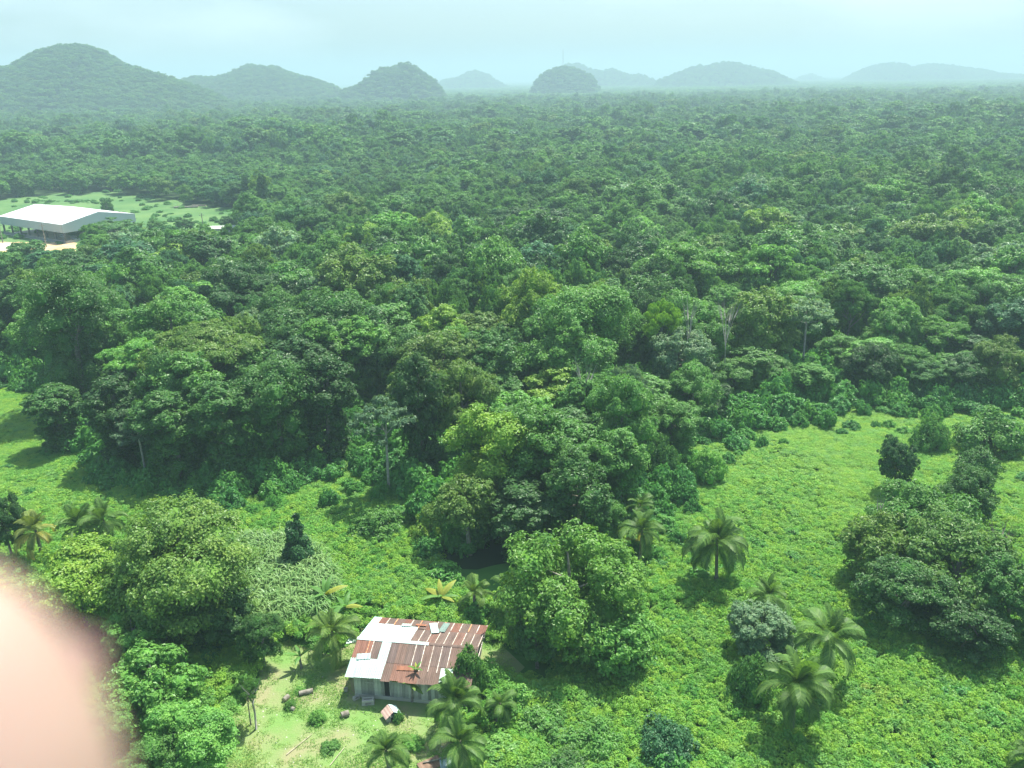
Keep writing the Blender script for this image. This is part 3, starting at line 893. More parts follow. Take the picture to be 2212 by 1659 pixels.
# 470 m to 1600 m
X2, Y2, g2 = jitter_grid(-1500, 1500, 470, 1600, 7.4, 9)
s_ = (g2.random(len(X2)) < .93) & (np.abs(X2) < Y2 * .72 + 20) & (terrain(X2, Y2) < 3); X2, Y2 = X2[s_], Y2[s_]
n = len(X2); bg2 = g2.random(n) < .12
R2 = np.where(bg2, g2.uniform(5.5, 10.5, n), g2.uniform(2.8, 5.6, n)); H2 = 7 + 7 * vnoise(X2, Y2, 60, 3) + 5 * vnoise(X2, Y2, 22, 13) + g2.uniform(-3.5, 3.5, n) + bg2 * g2.uniform(1, 7, n)
j2 = g2.integers(8, 16, n)
P2 = np.stack([X2, Y2, terrain(X2, Y2)], 1); S2 = np.stack([R2 / RH[j2, 0], R2 / RH[j2, 0], H2 / RH[j2, 1]], 1)
# 1600 m to the horizon
X3, Y3, g3 = jitter_grid(-3600, 3600, 1590, 4700, 26, 10)
s_ = (np.abs(X3) < Y3 * .72 + 60) & (terrain(X3, Y3) < 4); X3, Y3 = X3[s_], Y3[s_]; n = len(X3)
P3_ = np.stack([X3, Y3, terrain(X3, Y3)], 1); sc3 = g3.uniform(.85, 1.2, n); S3 = np.stack([sc3, sc3, g3.uniform(.8, 1.25, n)], 1); j3 = g3.integers(16, 21, n)
X4, Y4, g4 = jitter_grid(-8500, 8500, 4700, 12500, 75, 12)
s_ = np.abs(X4) < Y4 * .70 + 60; X4, Y4 = X4[s_], Y4[s_]; n = len(X4)
P4 = np.stack([X4, Y4, np.zeros(n)], 1); S4 = np.stack([np.full(n, 2.8), np.full(n, 2.8), g4.uniform(.8, 1.3, n)], 1); j4 = g4.integers(16, 21, n)
# extra single crowns along the hill tops for a ragged outline
E_ = []
for h, xs, W, D in hill_fn:
    s = 7.5 if D < 2500 else 12
    a, b, gg = jitter_grid(xs[0], xs[-1], D - W, D + W, s, 77); z = h(a, b); k_ = (z > 3) & ((b > 1590) | (z > 3))
    E_.append(np.stack([a[k_], b[k_], z[k_]], 1))
P5 = np.concatenate(E_); n = len(P5); g5 = np.random.default_rng(3); j5 = g5.integers(8, 15, n)
R5 = g5.uniform(4.5, 7.5, n) * np.where(P5[:, 1] > 2500, 1.35, 1); H5 = np.where(P5[:, 1] > 2500, g5.uniform(6, 15, n), g5.uniform(6, 12, n)) * np.where(P5[:, 1] > 2500, 1.25, 1)
S5 = np.stack([R5 / RH[j5, 0], R5 / RH[j5, 0], H5 / RH[j5, 1]], 1)
PA = np.concatenate([Pf, P2, P3_, P4, P5]); SA = np.concatenate([Sf, S2, S3, S4, S5]); IA = np.concatenate([If, j2, j3, j4, j5])
scatter('forest', PA, SA, np.random.default_rng(1).uniform(0, 6.28, len(PA)), IA, coll, 'mass of green tropical forest canopy running back to the hazy hills')

# ---- undergrowth under and in front of the trees
sm = []
for k in range(4):
    me, _ = crown_mesh('shrub_kind', 'shrub', 1.6, 1.9, 1500, .26, 300 + k, MSHRUB, core=.82, clumps=9); sm.append(me)
sc_coll = proto_collection('shrub_kind', sm)
X6, Y6, g6 = jitter_grid(-120, 150, 40, 240, 2.5, 21)
e6 = np.full(len(X6), 1e9)
for a, b in zip(fw, fw[1:]):
    ab = b - a; t_ = np.clip(((X6 - a[0]) * ab[0] + (Y6 - a[1]) * ab[1]) / (ab @ ab), 0, 1)
    e6 = np.minimum(e6, np.hypot(X6 - a[0] - t_ * ab[0], Y6 - a[1] - t_ * ab[1]))
ino = in_poly(X6, Y6, OPEN)
HOLLOW = [at(x, y)[:2] for x, y in [(470, 600), (440, 560), (480, 545), (560, 540), (575, 560), (530, 600)]]
keep = np.where(ino, (e6 < np.where(X6 > 10, 11, np.where(X6 < -32, 2.5, 6))) & (g6.random(len(X6)) < .9 - e6 * np.where(X6 > 10, .075, .12)), (e6 < 70)) & ~in_poly(X6, Y6, HOLLOW)
X6, Y6, e6, ino = X6[keep], Y6[keep], e6[keep], ino[keep]; n = len(X6)
s6 = np.where(ino, g6.uniform(.55, 1.25, n) * (1.15 - np.minimum(e6, 11) * .05), g6.uniform(.8, 1.9, n)); S6 = np.stack([s6, s6, s6 * g6.uniform(.8, 1.7, n)], 1)
scatter('undergrowth', np.stack([X6, Y6, np.zeros(n)], 1), S6, g6.uniform(0, 6.28, n), g6.integers(0, 4, n), sc_coll, 'tangled green undergrowth filling the floor and edge of the forest')

# ---- bright low cover of the clearings
cmsh = []
for k in range(8):
    g = np.random.default_rng(500 + k); fine = k >= 5; nl = 520 if not fine else 620
    # a low tuft: several little mounds of leaves
    cen = np.stack([g.uniform(-.55, .55, 9), g.uniform(-.55, .55, 9), g.uniform(.05, .42, 9) * (.35 if fine else 1)], 1); cr_ = g.uniform(.20, .36, 9)
    ci = g.integers(0, 9, nl); d = unit(g, nl); d[:, 2] = np.abs(d[:, 2])
    P = cen[ci] + d * cr_[ci][:, None] * np.array([1, 1, .8])
    s = g.uniform(.08, .19, nl) if not fine else g.uniform(.06, .12, nl)
    V, Q = leaf_quads(P, d * .6 + np.array([0, 0, .55]) + g.normal(0, .4, P.shape), s, s * .7, g)
    cvv = g.uniform(.05, .8, 9) if not fine else g.uniform(.5, .8, 9)
    cmsh.append(make_mesh('cover_kind', V, [Q], [MCOVER], lv=np.clip(cvv[ci] + g.uniform(0, .35, nl), 0, 1)))
cv_coll = proto_collection('cover_kind', cmsh)
X7, Y7, g7 = jitter_grid(-95, 130, 36, 128, .74, 31)
CANE = [at(x, y)[:2] for x, y in [(228, 560), (250, 545), (300, 548), (332, 580), (338, 605), (318, 628), (262, 632), (222, 620)]]
HOUSE = [np.array(p) for p in ((-13.6, 51.2), (-3.0, 49.6), (-1.4, 57.8), (-12.2, 59.8))]
keep = in_poly(X7, Y7, OPEN) & ~in_poly(X7, Y7, YARD) & ~in_poly(X7, Y7, CANE) & ~in_poly(X7, Y7, HOUSE) & ~in_poly(X7, Y7, HOLLOW) & ~in_poly(X7, Y7, BARE) & (np.abs(X7) < Y7 * .75 + 8)
X7, Y7 = X7[keep], Y7[keep]; n = len(X7)
hn = vnoise(X7, Y7, 3.2, 8) * .6 + vnoise(X7, Y7, 9, 9) * .5
flat = np.clip(vnoise(X7, Y7, 30, 15) * .3 + (Y7 - 75) / 40, 0, 1)
s7 = g7.uniform(.75, 1.25, n)
z7 = np.maximum(.0, (hn - .25) * (1.1 - .9 * flat)) * 1.7
S7 = np.stack([s7, s7, s7 * (1.15 - .6 * flat)], 1)
scatter('ground_cover', np.stack([X7, Y7, z7], 1), S7, g7.uniform(0, 6.28, n), np.where(g7.random(n) < np.clip(flat * 1.7 - .15 + (vnoise(X7, Y7, 8, 91) - .5) * 1.6, 0, 1), g7.integers(5, 8, n), g7.integers(0, 5, n)), cv_coll, 'bright green low vines and weeds carpeting the clearings')

# bushier mounds within the cover
X8, Y8, g8 = jitter_grid(-95, 120, 38, 122, 2.6, 33)
keep = in_poly(X8, Y8, OPEN) & ~in_poly(X8, Y8, YARD) & ~in_poly(X8, Y8, CANE) & ~in_poly(X8, Y8, HOUSE) & ~in_poly(X8, Y8, HOLLOW) & ~in_poly(X8, Y8, BARE)
d8 = vnoise(X8, Y8, 12, 44)
keep &= (g8.random(len(X8)) < np.clip((d8 - .32) * 1.8, .05, .75) * np.clip((92 - Y8) / 30, .12, 1)) & (np.abs(X8) < Y8 * .75 + 8)
X8, Y8 = X8[keep], Y8[keep]; n = len(X8); s8 = g8.uniform(.3, .8, n) + (g8.random(n) < .12) * g8.uniform(.2, .7, n)
scatter('weed_thicket', np.stack([X8, Y8, np.zeros(n)], 1), np.stack([s8, s8, s8 * g8.uniform(.6, 1.1, n)], 1), g8.uniform(0, 6.28, n), g8.integers(0, 4, n), sc_coll,
        'clumps of leafy weeds rising out of the bright ground cover')

# tufts of the yard and the far field
gm = []
for k in range(3):
    g = np.random.default_rng(700 + k); nl = 60
    P = np.stack([g.uniform(-.4, .4, nl), g.uniform(-.4, .4, nl), g.uniform(.02, .09, nl)], 1)
    V, Q = leaf_quads(P, unit(g, nl) * .5 + np.array([0, 0, .6]), g.uniform(.06, .16, nl), .05, g)
    gm.append(make_mesh('tuft_kind', V, [Q], [MGRASS], lv=g.random(nl)))
gr_coll = proto_collection('tuft_kind', gm)
X9, Y9, g9 = jitter_grid(-25, 5, 36, 60, .42, 35)
keep = in_poly(X9, Y9, YARD) & ~in_poly(X9, Y9, HOUSE) & (g9.random(len(X9)) < np.clip((vnoise(X9, Y9, 1.9, 5) - .2) * 1.6, .18, .85))
X9, Y9 = X9[keep], Y9[keep]; n = len(X9); s9 = g9.uniform(.5, 1.3, n)
scatter('grass', np.stack([X9, Y9, np.full(n, .012)], 1), np.stack([s9] * 3, 1), g9.uniform(0, 6.28, n), g9.integers(0, 3, n), gr_coll, 'short patchy grass growing in the yard around the house')

# rough grass and low weeds of the far field
Xa, Ya, ga = jitter_grid(-260, -60, 205, 400, 3.0, 61)
keep = in_poly(Xa, Ya, BACKFIELD); Xa, Ya = Xa[keep], Ya[keep]
n = len(Xa); sa = ga.uniform(.4, 1.15, n)
keep = ga.random(n) < np.clip((vnoise(Xa, Ya, 16, 66) - .5) * 1.1, .03, .5)
scatter('field_weeds', np.stack([Xa[keep], Ya[keep], np.zeros(keep.sum())], 1), np.stack([sa, sa, sa * ga.uniform(.25, .9, n)], 1)[keep], ga.uniform(0, 6.28, n)[keep], ga.integers(0, 4, n)[keep], sc_coll,
        'low weeds and rough grass of the far field')

# ---- cane
km = []
for k in range(4):
    g = np.random.default_rng(800 + k); V, Q, lv = [], [], []
    for b in range(34):
        a = g.uniform(0, 6.283); x, y = g.uniform(-.35, .35, 2); h = g.uniform(1.3, 2.5); ln = g.uniform(.9, 1.5); w = .055
        c, s = math.cos(a), math.sin(a); pts = []
        for t in np.linspace(0, 1, 6):
            pts.append((x + c * ln * t ** 1.3, y + s * ln * t ** 1.3, h * .45 + h * .75 * t - 1.35 * t ** 3))
        for i in range(5):
            b0 = len(V); ww, w2 = w * (1 - (i / 5) ** 2 * .8), w * (1 - ((i + 1) / 5) ** 2 * .9)
            V += [(pts[i][0] - s * ww, pts[i][1] + c * ww, pts[i][2]), (pts[i][0] + s * ww, pts[i][1] - c * ww, pts[i][2]),
                  (pts[i + 1][0] + s * w2, pts[i + 1][1] - c * w2, pts[i + 1][2]), (pts[i + 1][0] - s * w2, pts[i + 1][1] + c * w2, pts[i + 1][2])]
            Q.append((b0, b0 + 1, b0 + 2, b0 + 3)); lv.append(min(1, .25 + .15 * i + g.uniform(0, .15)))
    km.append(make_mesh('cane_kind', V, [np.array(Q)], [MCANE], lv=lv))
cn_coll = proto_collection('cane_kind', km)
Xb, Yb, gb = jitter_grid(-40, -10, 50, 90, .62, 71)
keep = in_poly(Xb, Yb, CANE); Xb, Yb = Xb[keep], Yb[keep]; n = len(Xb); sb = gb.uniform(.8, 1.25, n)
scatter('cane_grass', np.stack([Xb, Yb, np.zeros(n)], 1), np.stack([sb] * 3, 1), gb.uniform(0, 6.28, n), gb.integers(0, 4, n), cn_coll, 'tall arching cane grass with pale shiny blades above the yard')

# ------------------------------------------------------------------ palms
def frond_mesh(length, elev, droop, seed, dead=False):
    g = np.random.default_rng(seed); n = 42
    pts = []; p = np.array([0., 0, 0]); e = elev
    for i in range(n + 1):
        pts.append(p.copy()); p = p + np.array([math.cos(e), 0, math.sin(e)]) * length / n; e -= droop / n * (.4 + 1.4 * i / n)
    pts = np.array(pts); V, Q, T3, lv = [], [], [], []
    def quad(a, b, c, d, l):
        k = len(V); V.extend([a, b, c, d]); Q.append((k, k + 1, k + 2, k + 3)); lv.append(l)
    for i in range(n):
        a, b = pts[i], pts[i + 1]; w = .030 * (1 - i / n) + .006
        quad(a + [0, -w, .01], b + [0, -w, .01], b + [0, w, .01], a + [0, w, .01], .95)
        quad(a + [0, -w, -.03], b + [0, -w, -.03], b + [0, -w, .01], a + [0, -w, .01], .8)
    for i in range(4, n + 1):
        t = i / n; L_ = length * .28 * math.sin(math.pi * min(1, .12 + t * .90)) ** .6 + .05
        d = pts[min(i, n)] - pts[i - 1]; d /= np.linalg.norm(d)
        upv = np.cross(d, [0, 1, 0]); upv = upv if upv[2] > 0 else -upv
        for s in (-1, 1):
            base = pts[i if i <= n else n]
            ll = L_ * g.uniform(.85, 1.1)
            o1 = d * .45 * ll + np.array([0, s, 0]) * .72 * ll * .55 + upv * .06 * ll
            o2 = d * .80 * ll + np.array([0, s, 0]) * .80 * ll * .95 - np.array([0, 0, 1]) * (.30 if not dead else .6) * ll
            w = d * .042 * (length / 3)
            m = base + o1; quad(base - w * .6, base + w * .6, m + w, m - w, g.uniform(.2, .8))
            e2 = base + o2; quad(m - w, m + w, e2 + w * .25, e2 - w * .25, g.uniform(.3, .9))
    return make_mesh('frond', np.array(V), [np.array(Q)], [MFROND], lv=lv)

FR = {}
def frond(cls, k):
    if (cls, k) not in FR:
        el, dr = {'up': (1.42, .8), 'high': (1.05, 1.7), 'mid': (.62, 2.0), 'low': (.15, 1.8), 'hang': (-.45, 1.1)}[cls]
        FR[(cls, k)] = frond_mesh(3.0, el + .1 * k, dr + .15 * k, 900 + k * 5 + len(cls), cls == 'hang')
    return FR[(cls, k)]


def palm(px, py, wpx, zc, label, tone=(0.095, 0.190, 0.042), n=19, rot=0.0, yellow=0, seed=0, thick=.16, upright=False, group='coconut palms'):
    P = at(px, py, zc); dist_ = float((P - np.array([0, 0, CAMH])) @ f_); s = wpx * dist_ / F / 2 / 2.35
    t = thing('coconut_palm', label, 'palm tree', (P[0], P[1], 0), rot, group)
    g = random.Random(seed)
    lx, ly = g.uniform(-.3, .3), g.uniform(-.3, .3)
    m = MB(); m.tube([(-lx, -ly, -.2), (-lx * .6, -ly * .6, zc * .4), (0, 0, zc - .1), (0, 0, zc + .35 * s)], [thick * 1.5, thick, thick * .85, thick * .5], 8)
    m.build('trunk', MBARK, t, True)
    for i in range(n):
        q = i / (n - 1)
        if upright: cls = ['up', 'up', 'high', 'high', 'mid', 'low'][min(5, int(q * 6))]
        else: cls = ['up', 'up', 'high', 'high', 'mid', 'mid', 'low', 'low', 'hang'][min(8, int(q * 9))]
        f = link('frond', frond(cls, i % 2), t, (0, 0, zc + .25 * s - .3 * s * q))
        f.rotation_euler = (g.uniform(-.4, .4), g.uniform(-.18, .22), i * 2.39996 + g.uniform(-.4, .4)); k = s * g.uniform(.78, 1.15) * (.8 if cls == 'up' else 1)
        f.scale = (k, k, k)
        c = tone if i < n - yellow else (0.30, 0.30, 0.07)
        j = g.uniform(.8, 1.2); set_color(f, [v * j for v in c])
    return t

PALMS = [
    (717, 543, 62, 5.0, 'lone full-crowned coconut palm standing in the open right clearing', dict(n=26, seed=1)),
    (769, 598, 46, 3.6, 'small coconut palm just above the pale grey-green bush tree', dict(n=20, seed=2)),
    (828, 640, 62, 5.2, 'tall-hearted coconut palm right of the pale grey-green bush tree', dict(n=22, seed=3)),
    (796, 688, 80, 5.0, 'big coconut palm with long drooping fronds at lower right', dict(n=22, seed=4)),
    (1034, 757, 50, 2.5, 'palm cut by the lower right corner, only frond tips showing', dict(n=14, seed=5)),
    (642, 533, 46, 4.6, 'yellowing coconut palm beside the large lush tree', dict(n=20, seed=6, yellow=3)),
    (640, 507, 30, 5.2, 'small palm crown just behind the yellowing coconut palm', dict(n=14, seed=7)),
    (332, 634, 52, 2.8, 'coconut palm at the left gable of the tin-roofed house', dict(n=20, seed=8, tone=(0.12, 0.21, 0.045))),
    (474, 594, 40, 2.4, 'young palm behind the right end of the tin-roofed house', dict(n=14, seed=9, upright=True, tone=(0.11, 0.2, 0.045))),
    (508, 590, 40, 3.2, 'dark-trunked palm between the house and the large lush tree', dict(n=15, seed=10, upright=True)),
    (518, 618, 36, 2.6, 'low palm leaning against the left side of the large lush tree', dict(n=13, seed=11)),
    (455, 703, 62, 3.0, 'upright coconut palm in front of the right end of the house', dict(n=18, seed=12, upright=True)),
    (461, 744, 58, 2.8, 'coconut palm with two long arching fronds below the upright palm', dict(n=16, seed=13)),
    (386, 752, 48, 2.2, 'short coconut palm in the yard at the bottom edge', dict(n=15, seed=14, upright=True)),
    (500, 705, 34, 2.2, 'small shaded palm in the bushes right of the upright palm', dict(n=12, seed=15)),
    (36, 532, 44, 4.2, 'leftmost yellowish palm above the yellow-green tree at left', dict(n=16, seed=16, yellow=5, tone=(0.15, 0.21, 0.05))),
    (80, 527, 48, 4.4, 'middle palm of the three at left', dict(n=17, seed=17)),
    (104, 522, 46, 4.8, 'right palm of the three at left, beside the big olive tree', dict(n=17, seed=18)),
    (141, 229, 14, 7.5, 'far palm with pale hanging fronds by the end wall of the white-roofed shelter', dict(n=12, seed=19, thick=.2)),
]
for a in PALMS:
    palm(*a[:5], **a[5])

# banana plants
def banana_leaf():
    n = 8; V, Q, lv = [], [], []
    for i in range(n + 1):
        t = i / n; x = 1.9 * t * math.cos(.7 - .6 * t); z = 1.9 * t * math.sin(1.0) * (1 - .65 * t); w = .26 * math.sin(math.pi * min(.97, .08 + t * .9)) + .02
        V += [(x, -w, z - w * .35), (x, 0, z), (x, w, z - w * .35)]
    for i in range(n):
        a = 3 * i; Q += [(a, a + 3, a + 4, a + 1), (a + 1, a + 4, a + 5, a + 2)]; lv += [.5, .6]
    return make_mesh('leaf', V, [np.array(Q)], [MFROND], lv=lv)
BL = banana_leaf()
def banana(px, py, h, label, n=8, s=1.0, tone=(0.10, 0.24, 0.05), seed=0):
    P = at(px, py, h); g = random.Random(seed)
    t = thing('banana_plant', label, 'plant', (P[0], P[1], 0), g.uniform(0, 6))
    MB().tube([(0, 0, -.1), (.05, 0, h * .6), (0, 0, h)], [.13, .10, .06], 7).build('stem', MBARK, t, True)
    for i in range(n):
        l = link('leaf', BL, t, (0, 0, h - .1)); e = g.uniform(-.5, .6)
        l.rotation_euler = (g.uniform(-.3, .3), e * -.8, i * 2.4); k = s * g.uniform(.75, 1.1); l.scale = (k, k, k)
        set_color(l, tone if g.random() < .8 else (0.30, 0.34, 0.06))
    return t
banana(411, 684, 1.7, 'banana plant with yellowing leaves against the front eave of the house', 9, .75, (0.16, 0.26, 0.06), 1)
banana(325, 594, 1.9, 'banana plant at the right end of the cane patch', 8, 1.0, seed=2)
banana(345, 606, 1.6, 'banana plant behind the left back corner of the house', 7, .9, seed=3)
banana(441, 596, 1.8, 'banana plant in the weeds behind the house roof', 9, 1.0, (0.12, 0.26, 0.06), 4)
banana(300, 655, 1.3, 'small banana-like plant at the top of the yard', 6, .7, seed=5)
banana(416, 668, 2.9, 'thin papaya-like sapling rising over the brown roof', 6, .35, seed=6)

# bare trees
def bare(px, py, h, spread, label, mat, seed, n=9, top=.55, thick=.13):
    P = at(px, py, h * .8); g = random.Random(seed); t = thing('bare_tree', label, 'tree', (P[0], P[1], 0))
    MB().tube([(0, 0, -.2), (.1, 0, h * top * .6), (0, .1, h * top)], [thick, thick * .8, thick * .7], 6).build('trunk', mat, t, True)
    m = MB()
    for i in range(n):
        a = i * 2.4; r = spread * g.uniform(.5, 1); z0 = h * top * g.uniform(.85, 1)
        e = Vector((math.cos(a) * r, math.sin(a) * r, h * g.uniform(.85, 1))); mid = Vector((math.cos(a) * r * .35, math.sin(a) * r * .35, z0 + (h - z0) * .45))
        m.tube([(0, 0.05, z0 - .1), mid, e], [thick * .40, thick * .24, thick * .08], 5)
        for q in range(3):
            b = a + g.uniform(-.9, .9); m.tube([mid, mid + Vector((math.cos(b) * r * .5, math.sin(b) * r * .5, h * .18 * g.uniform(.6, 1.2)))], [thick * .26, thick * .08], 4)
    m.build('branches', mat, t, True); return t
bare(690, 313, 17, 1.6, 'bare white dead tree, left of two, over the forest', MPALE, 1, 7, thick=.10)
bare(728, 313, 17, 2.6, 'bare white dead tree, right of two, over the forest', MPALE, 2, 8, thick=.10)
bare(1002, 535, 8, 2.0, 'bare dark branching dead tree in the thicket at the right edge', MBARK, 3, thick=.10)
bare(880, 505, 8.5, .7, 'thin pale dead sapling in the thicket at right', MPALE, 4, 4, thick=.07)
bare(250, 690, 4.5, 1.2, 'crooked pale-trunked bare sapling at the shady corner of the yard', MPALE, 5, 6, thick=.09)
bare(585, 375, 14, 2.0, 'twisted pale dead tree under the huge domed tree', MPALE, 6, 5, thick=.15)

# bushes round the yard
def bush(px, py, wpx, h, tone, label, k=0, fz=.5):
    P = at(px, py, h * fz); dist_ = float((P - np.array([0, 0, CAMH])) @ f_); R = wpx * dist_ / F / 2
    return tree('bush', P, R, h, 'shrub', k, tone, label, None, 0, 'bush')
bush(468, 657, 46, 4.3, 'mid green', 'vine-covered bush climbing onto the right end of the tin roof', 0, .85)
bush(487, 676, 46, 3.0, 'bright green', 'bright bush at the right gable of the house', 1)
bush(512, 700, 60, 2.2, 'bright green', 'broad bright bush below the bare patch right of the house', 2)
bush(545, 720, 66, 1.8, 'mid green', 'wide mid green bush below the large lush tree', 1)
bush(500, 752, 70, 1.6, 'bright green', 'broad low bush at the bottom edge right of the palms', 0)
bush(598, 738, 62, 2.0, 'mid green', 'broad mid green bush below the dark shade of the large lush tree', 2)
bush(568, 766, 60, 1.6, 'deep green', 'deep green bush cut by the bottom edge left of the dark blue-green bush', 1)
bush(318, 716, 20, .8, 'bright green', 'small bright bush in the middle of the yard', 0)
bush(290, 704, 14, .6, 'mid green', 'tiny bush next to the cut logs in the yard', 1)
bush(330, 746, 20, .45, 'mid green', 'low weed patch near the bottom of the yard', 2)
bush(398, 716, 13, .8, 'mid green', 'small dark bush beside the little tin coop', 1)
bush(413, 742, 22, .7, 'bright green', 'low bright bush between the two bottom palms', 2)
bush(300, 690, 12, .4, 'bright green', 'tiny weed clump above the log in the yard', 2)

# ------------------------------------------------------------------ the tin-roofed house
MTIN = surf('pale_tin', (0.36, 0.43, 0.41), (0.50, 0.57, 0.55), 1.3, rough=0.5, metal=0.0, spec=0.4, obj=True, detail=8, stretch=(2, .6, 1))
MRUST = surf('rusty_tin', (0.110, 0.076, 0.062), (0.180, 0.122, 0.100), 1.3, rough=0.75, spec=0.25, obj=True, detail=9, bump=.15, stretch=(2.6, .55, 1), lo=.3, hi=.72)
MLAP = surf('lap_strip_tin', (0.35, 0.27, 0.22), (0.74, 0.70, 0.64), 5, rough=0.6, obj=True, detail=4)
MWOOD = surf('weathered_board', (0.24, 0.24, 0.21), (0.42, 0.42, 0.37), 2.2, rough=0.9, obj=True, detail=8, bump=.3)
MDARK = surf('interior_shade', (0.02, 0.02, 0.018), (0.03, 0.03, 0.025), 2, rough=0.9)  # near-black colour stands in for the unlit space behind openings
MLOG = surf('cut_wood', (0.36, 0.31, 0.22), (0.55, 0.48, 0.36), 4, rough=0.9, bump=.3)

EX = np.array([9.6, -1.5]); LEN = float(np.linalg.norm(EX)); ang_h = math.atan2(EX[1], EX[0])
house = thing('house', 'old wooden house with patched rusty brown and pale tin roof', 'house', (-13.2, 51.85, 0), ang_h)
LW, DW = LEN + .05, 7.5; RY = 3.35; ZE, ZR = 2.25, 3.30
rs = random.Random(5)
# walls
mb = MB()
mb.box(.45, LW - .45, .5, DW - .5, 0.0, .28); mb.build('foundation', MCONC, house)
mb = MB(); mb.box(.50, LW - .50, .60, DW - .56, .28, 2.16); mb.build('room_shade_block', MDARK, house)  # solid dark block: the room's shade behind the door gap, put into colour
mb = MB(); yv = .62
bm0 = {}
x = .46; i = 0
while x < LW - .5:
    w = rs.uniform(.20, .30); door = 2.70 < x < 3.25
    if not door:
        o = MB().box(0, w - .012, -.028, 0, 0, 1.0).build('board', MWOOD, house, loc=(x, .57 + rs.uniform(-.008, .008), .30))
        o.scale = (1, 1, rs.uniform(1.80, 1.90)); c = rs.uniform(.65, 1.5); set_color(o, (c, c * rs.uniform(.98, 1.06), c))
    x += w; i += 1
for side in (0, 1):
    y = .6
    while y < DW - .6:
        w = rs.uniform(.22, .30)
        o = MB().box(-.028, 0, 0, w - .012, 0, 1.88).build('board', MWOOD, house, loc=(.47 if side == 0 else LW - .44, y, .30)); c = rs.uniform(.7, 1.4); set_color(o, (c, c, c))
        y += w
for (xa, xb, za, zb) in ((2.62, 2.72, .3, 2.1), (3.30, 3.40, .3, 2.1), (2.72, 3.30, 1.98, 2.1)):
    MB().box(xa, xb, .51, .58, za, zb).build('door_frame', MWOOD, house)
MB().box(1.35, 2.10, .52, .545, 1.42, 1.50).build('shutter_rail', MWOOD, house)
for side in (0, 1):   # gable triangles
    xg = .5 if side == 0 else LW - .5
    m = MB(); m.poly([(xg - .02, .55, 2.16), (xg - .02, DW - .55, 2.10), (xg - .02, RY, ZR - .1)]); m.poly([(xg + .02, .55, 2.16), (xg + .02, RY, ZR - .1), (xg + .02, DW - .55, 2.10)]); m.build('gable_board', MWOOD, house)
for x in (0.5, LW / 2, LW - .5):
    MB().box(x - .05, x + .05, -.02, DW, 0, .08, Matrix.Identity(4)).v


def slope_z(y):
    return ZE + (ZR - ZE) * y / RY if y <= RY else ZR - (ZR - 2.35) * (y - RY) / (DW - RY)


def sheet_mesh(w, y0, y1, lift=0.0, nseg=10):
    """a corrugated sheet running down the slope"""
    m = MB(); V = []; rows = [y0, y1]
    for r, y in enumerate(rows):
        for i in range(nseg + 1):
            V.append((w * i / nseg, y, slope_z(y) + lift + (.022 if i % 2 else -.0)))
    n = nseg + 1; f = [(i, i + 1, n + i + 1, n + i) for i in range(nseg)]
    m.v = V; m.f = f; return m

NS = 14; sw = LW / NS
def roof_sheet(i, y0, y1, mat, col, lift=.0, w=None, dx=0.0):
    o = sheet_mesh((w or sw) + .05, y0, y1, lift + (i % 2) * .008).build('roof_sheet', mat, house, loc=(i * sw + dx, 0, 0)); set_color(o, col); return o
BLUE, MINT, GREYW = (1.18, 1.45, 1.55), (.82, 1.0, .92), (.95, 1.0, .98)
for i in range(NS):
    # back slope: row by the back eave, then the row by the ridge
    if i == 0: roof_sheet(i, 5.6, DW, MTIN, BLUE)
    else: roof_sheet(i, 5.9 if i < 7 else 5.6, DW + rs.uniform(-.05, .05), MRUST, [(1, .95, .95), (1.15, .8, .7), (.85, .9, .9)][i % 3])
    if i < 6: roof_sheet(i, RY, 6.2 + rs.uniform(-.25, .25), MTIN, BLUE, .03)
    else: roof_sheet(i, RY, 5.75, MRUST, [(1, 1, 1), (.9, .9, .92), (1.15, .95, .9)][i % 3], .02)
    # front slope
    if i < 2: roof_sheet(i, 1.55, RY, MRUST, (1.45, 1.0, .85), .02)
    elif i == 2: roof_sheet(i, 1.35, RY, MRUST, (.95, .95, .95), .02)
    elif i == 3: roof_sheet(i, 1.2, RY, MTIN, MINT, .03)
    else: roof_sheet(i, 1.45, RY, MRUST, [(1, 1, 1), (.92, .95, 1), (1.08, 1, .95)][i % 3], .02)
    if i < 4: roof_sheet(i, 0 + (0.02 * i), 1.65, MTIN, MINT, .035 if i else .02, dx=-.02)
    else: roof_sheet(i, -.02 + rs.uniform(-.06, .06), 1.6, MRUST, (1.35, 1.02, .88) if i in (5, 6, 7) else (1.05, 1, .95), .0)
# pale lapped seams between the brown sheets
def lap(x, y0, y1, c=(1, 1, 1), w=.055):
    m = MB(); za, zb = slope_z(y0) + .068, slope_z(y1) + .068
    m.v = [(x, y0, za - .03), (x + w, y0, za - .03), (x + w, y1, zb - .03), (x, y1, zb - .03), (x, y0, za), (x + w, y0, za), (x + w, y1, zb), (x, y1, zb)]
    m.f = [(3, 2, 1, 0), (4, 5, 6, 7), (0, 1, 5, 4), (1, 2, 6, 5), (2, 3, 7, 6), (3, 0, 4, 7)]
    o = m.build('lap_strip', MLAP, house); set_color(o, c)
for i in range(6, NS + 1):
    lap(min(i * sw, LW - .03) - .02, RY + .15, 5.7, (1, .97, .92))
for i in range(7, 12): lap(i * sw - .02, .95, RY - .15, (1, .97, .92))
for i in (1, 2, 3, 5, 6, 8, 9, 10, 11, 12, 13): lap(i * sw + rs.uniform(-.05, .05), 5.95, DW - .1, (1.0, .97, .92) if i % 3 else (1.1, .55, .3), .07)
lap(1.5 * sw, 1.6, RY - .1, (1.2, .6, .35), .06); lap(2 * sw, 1.5, RY - .1, (1, .95, .9))
lap(LW - .05, 0, DW, (1, 1, 1), .06)
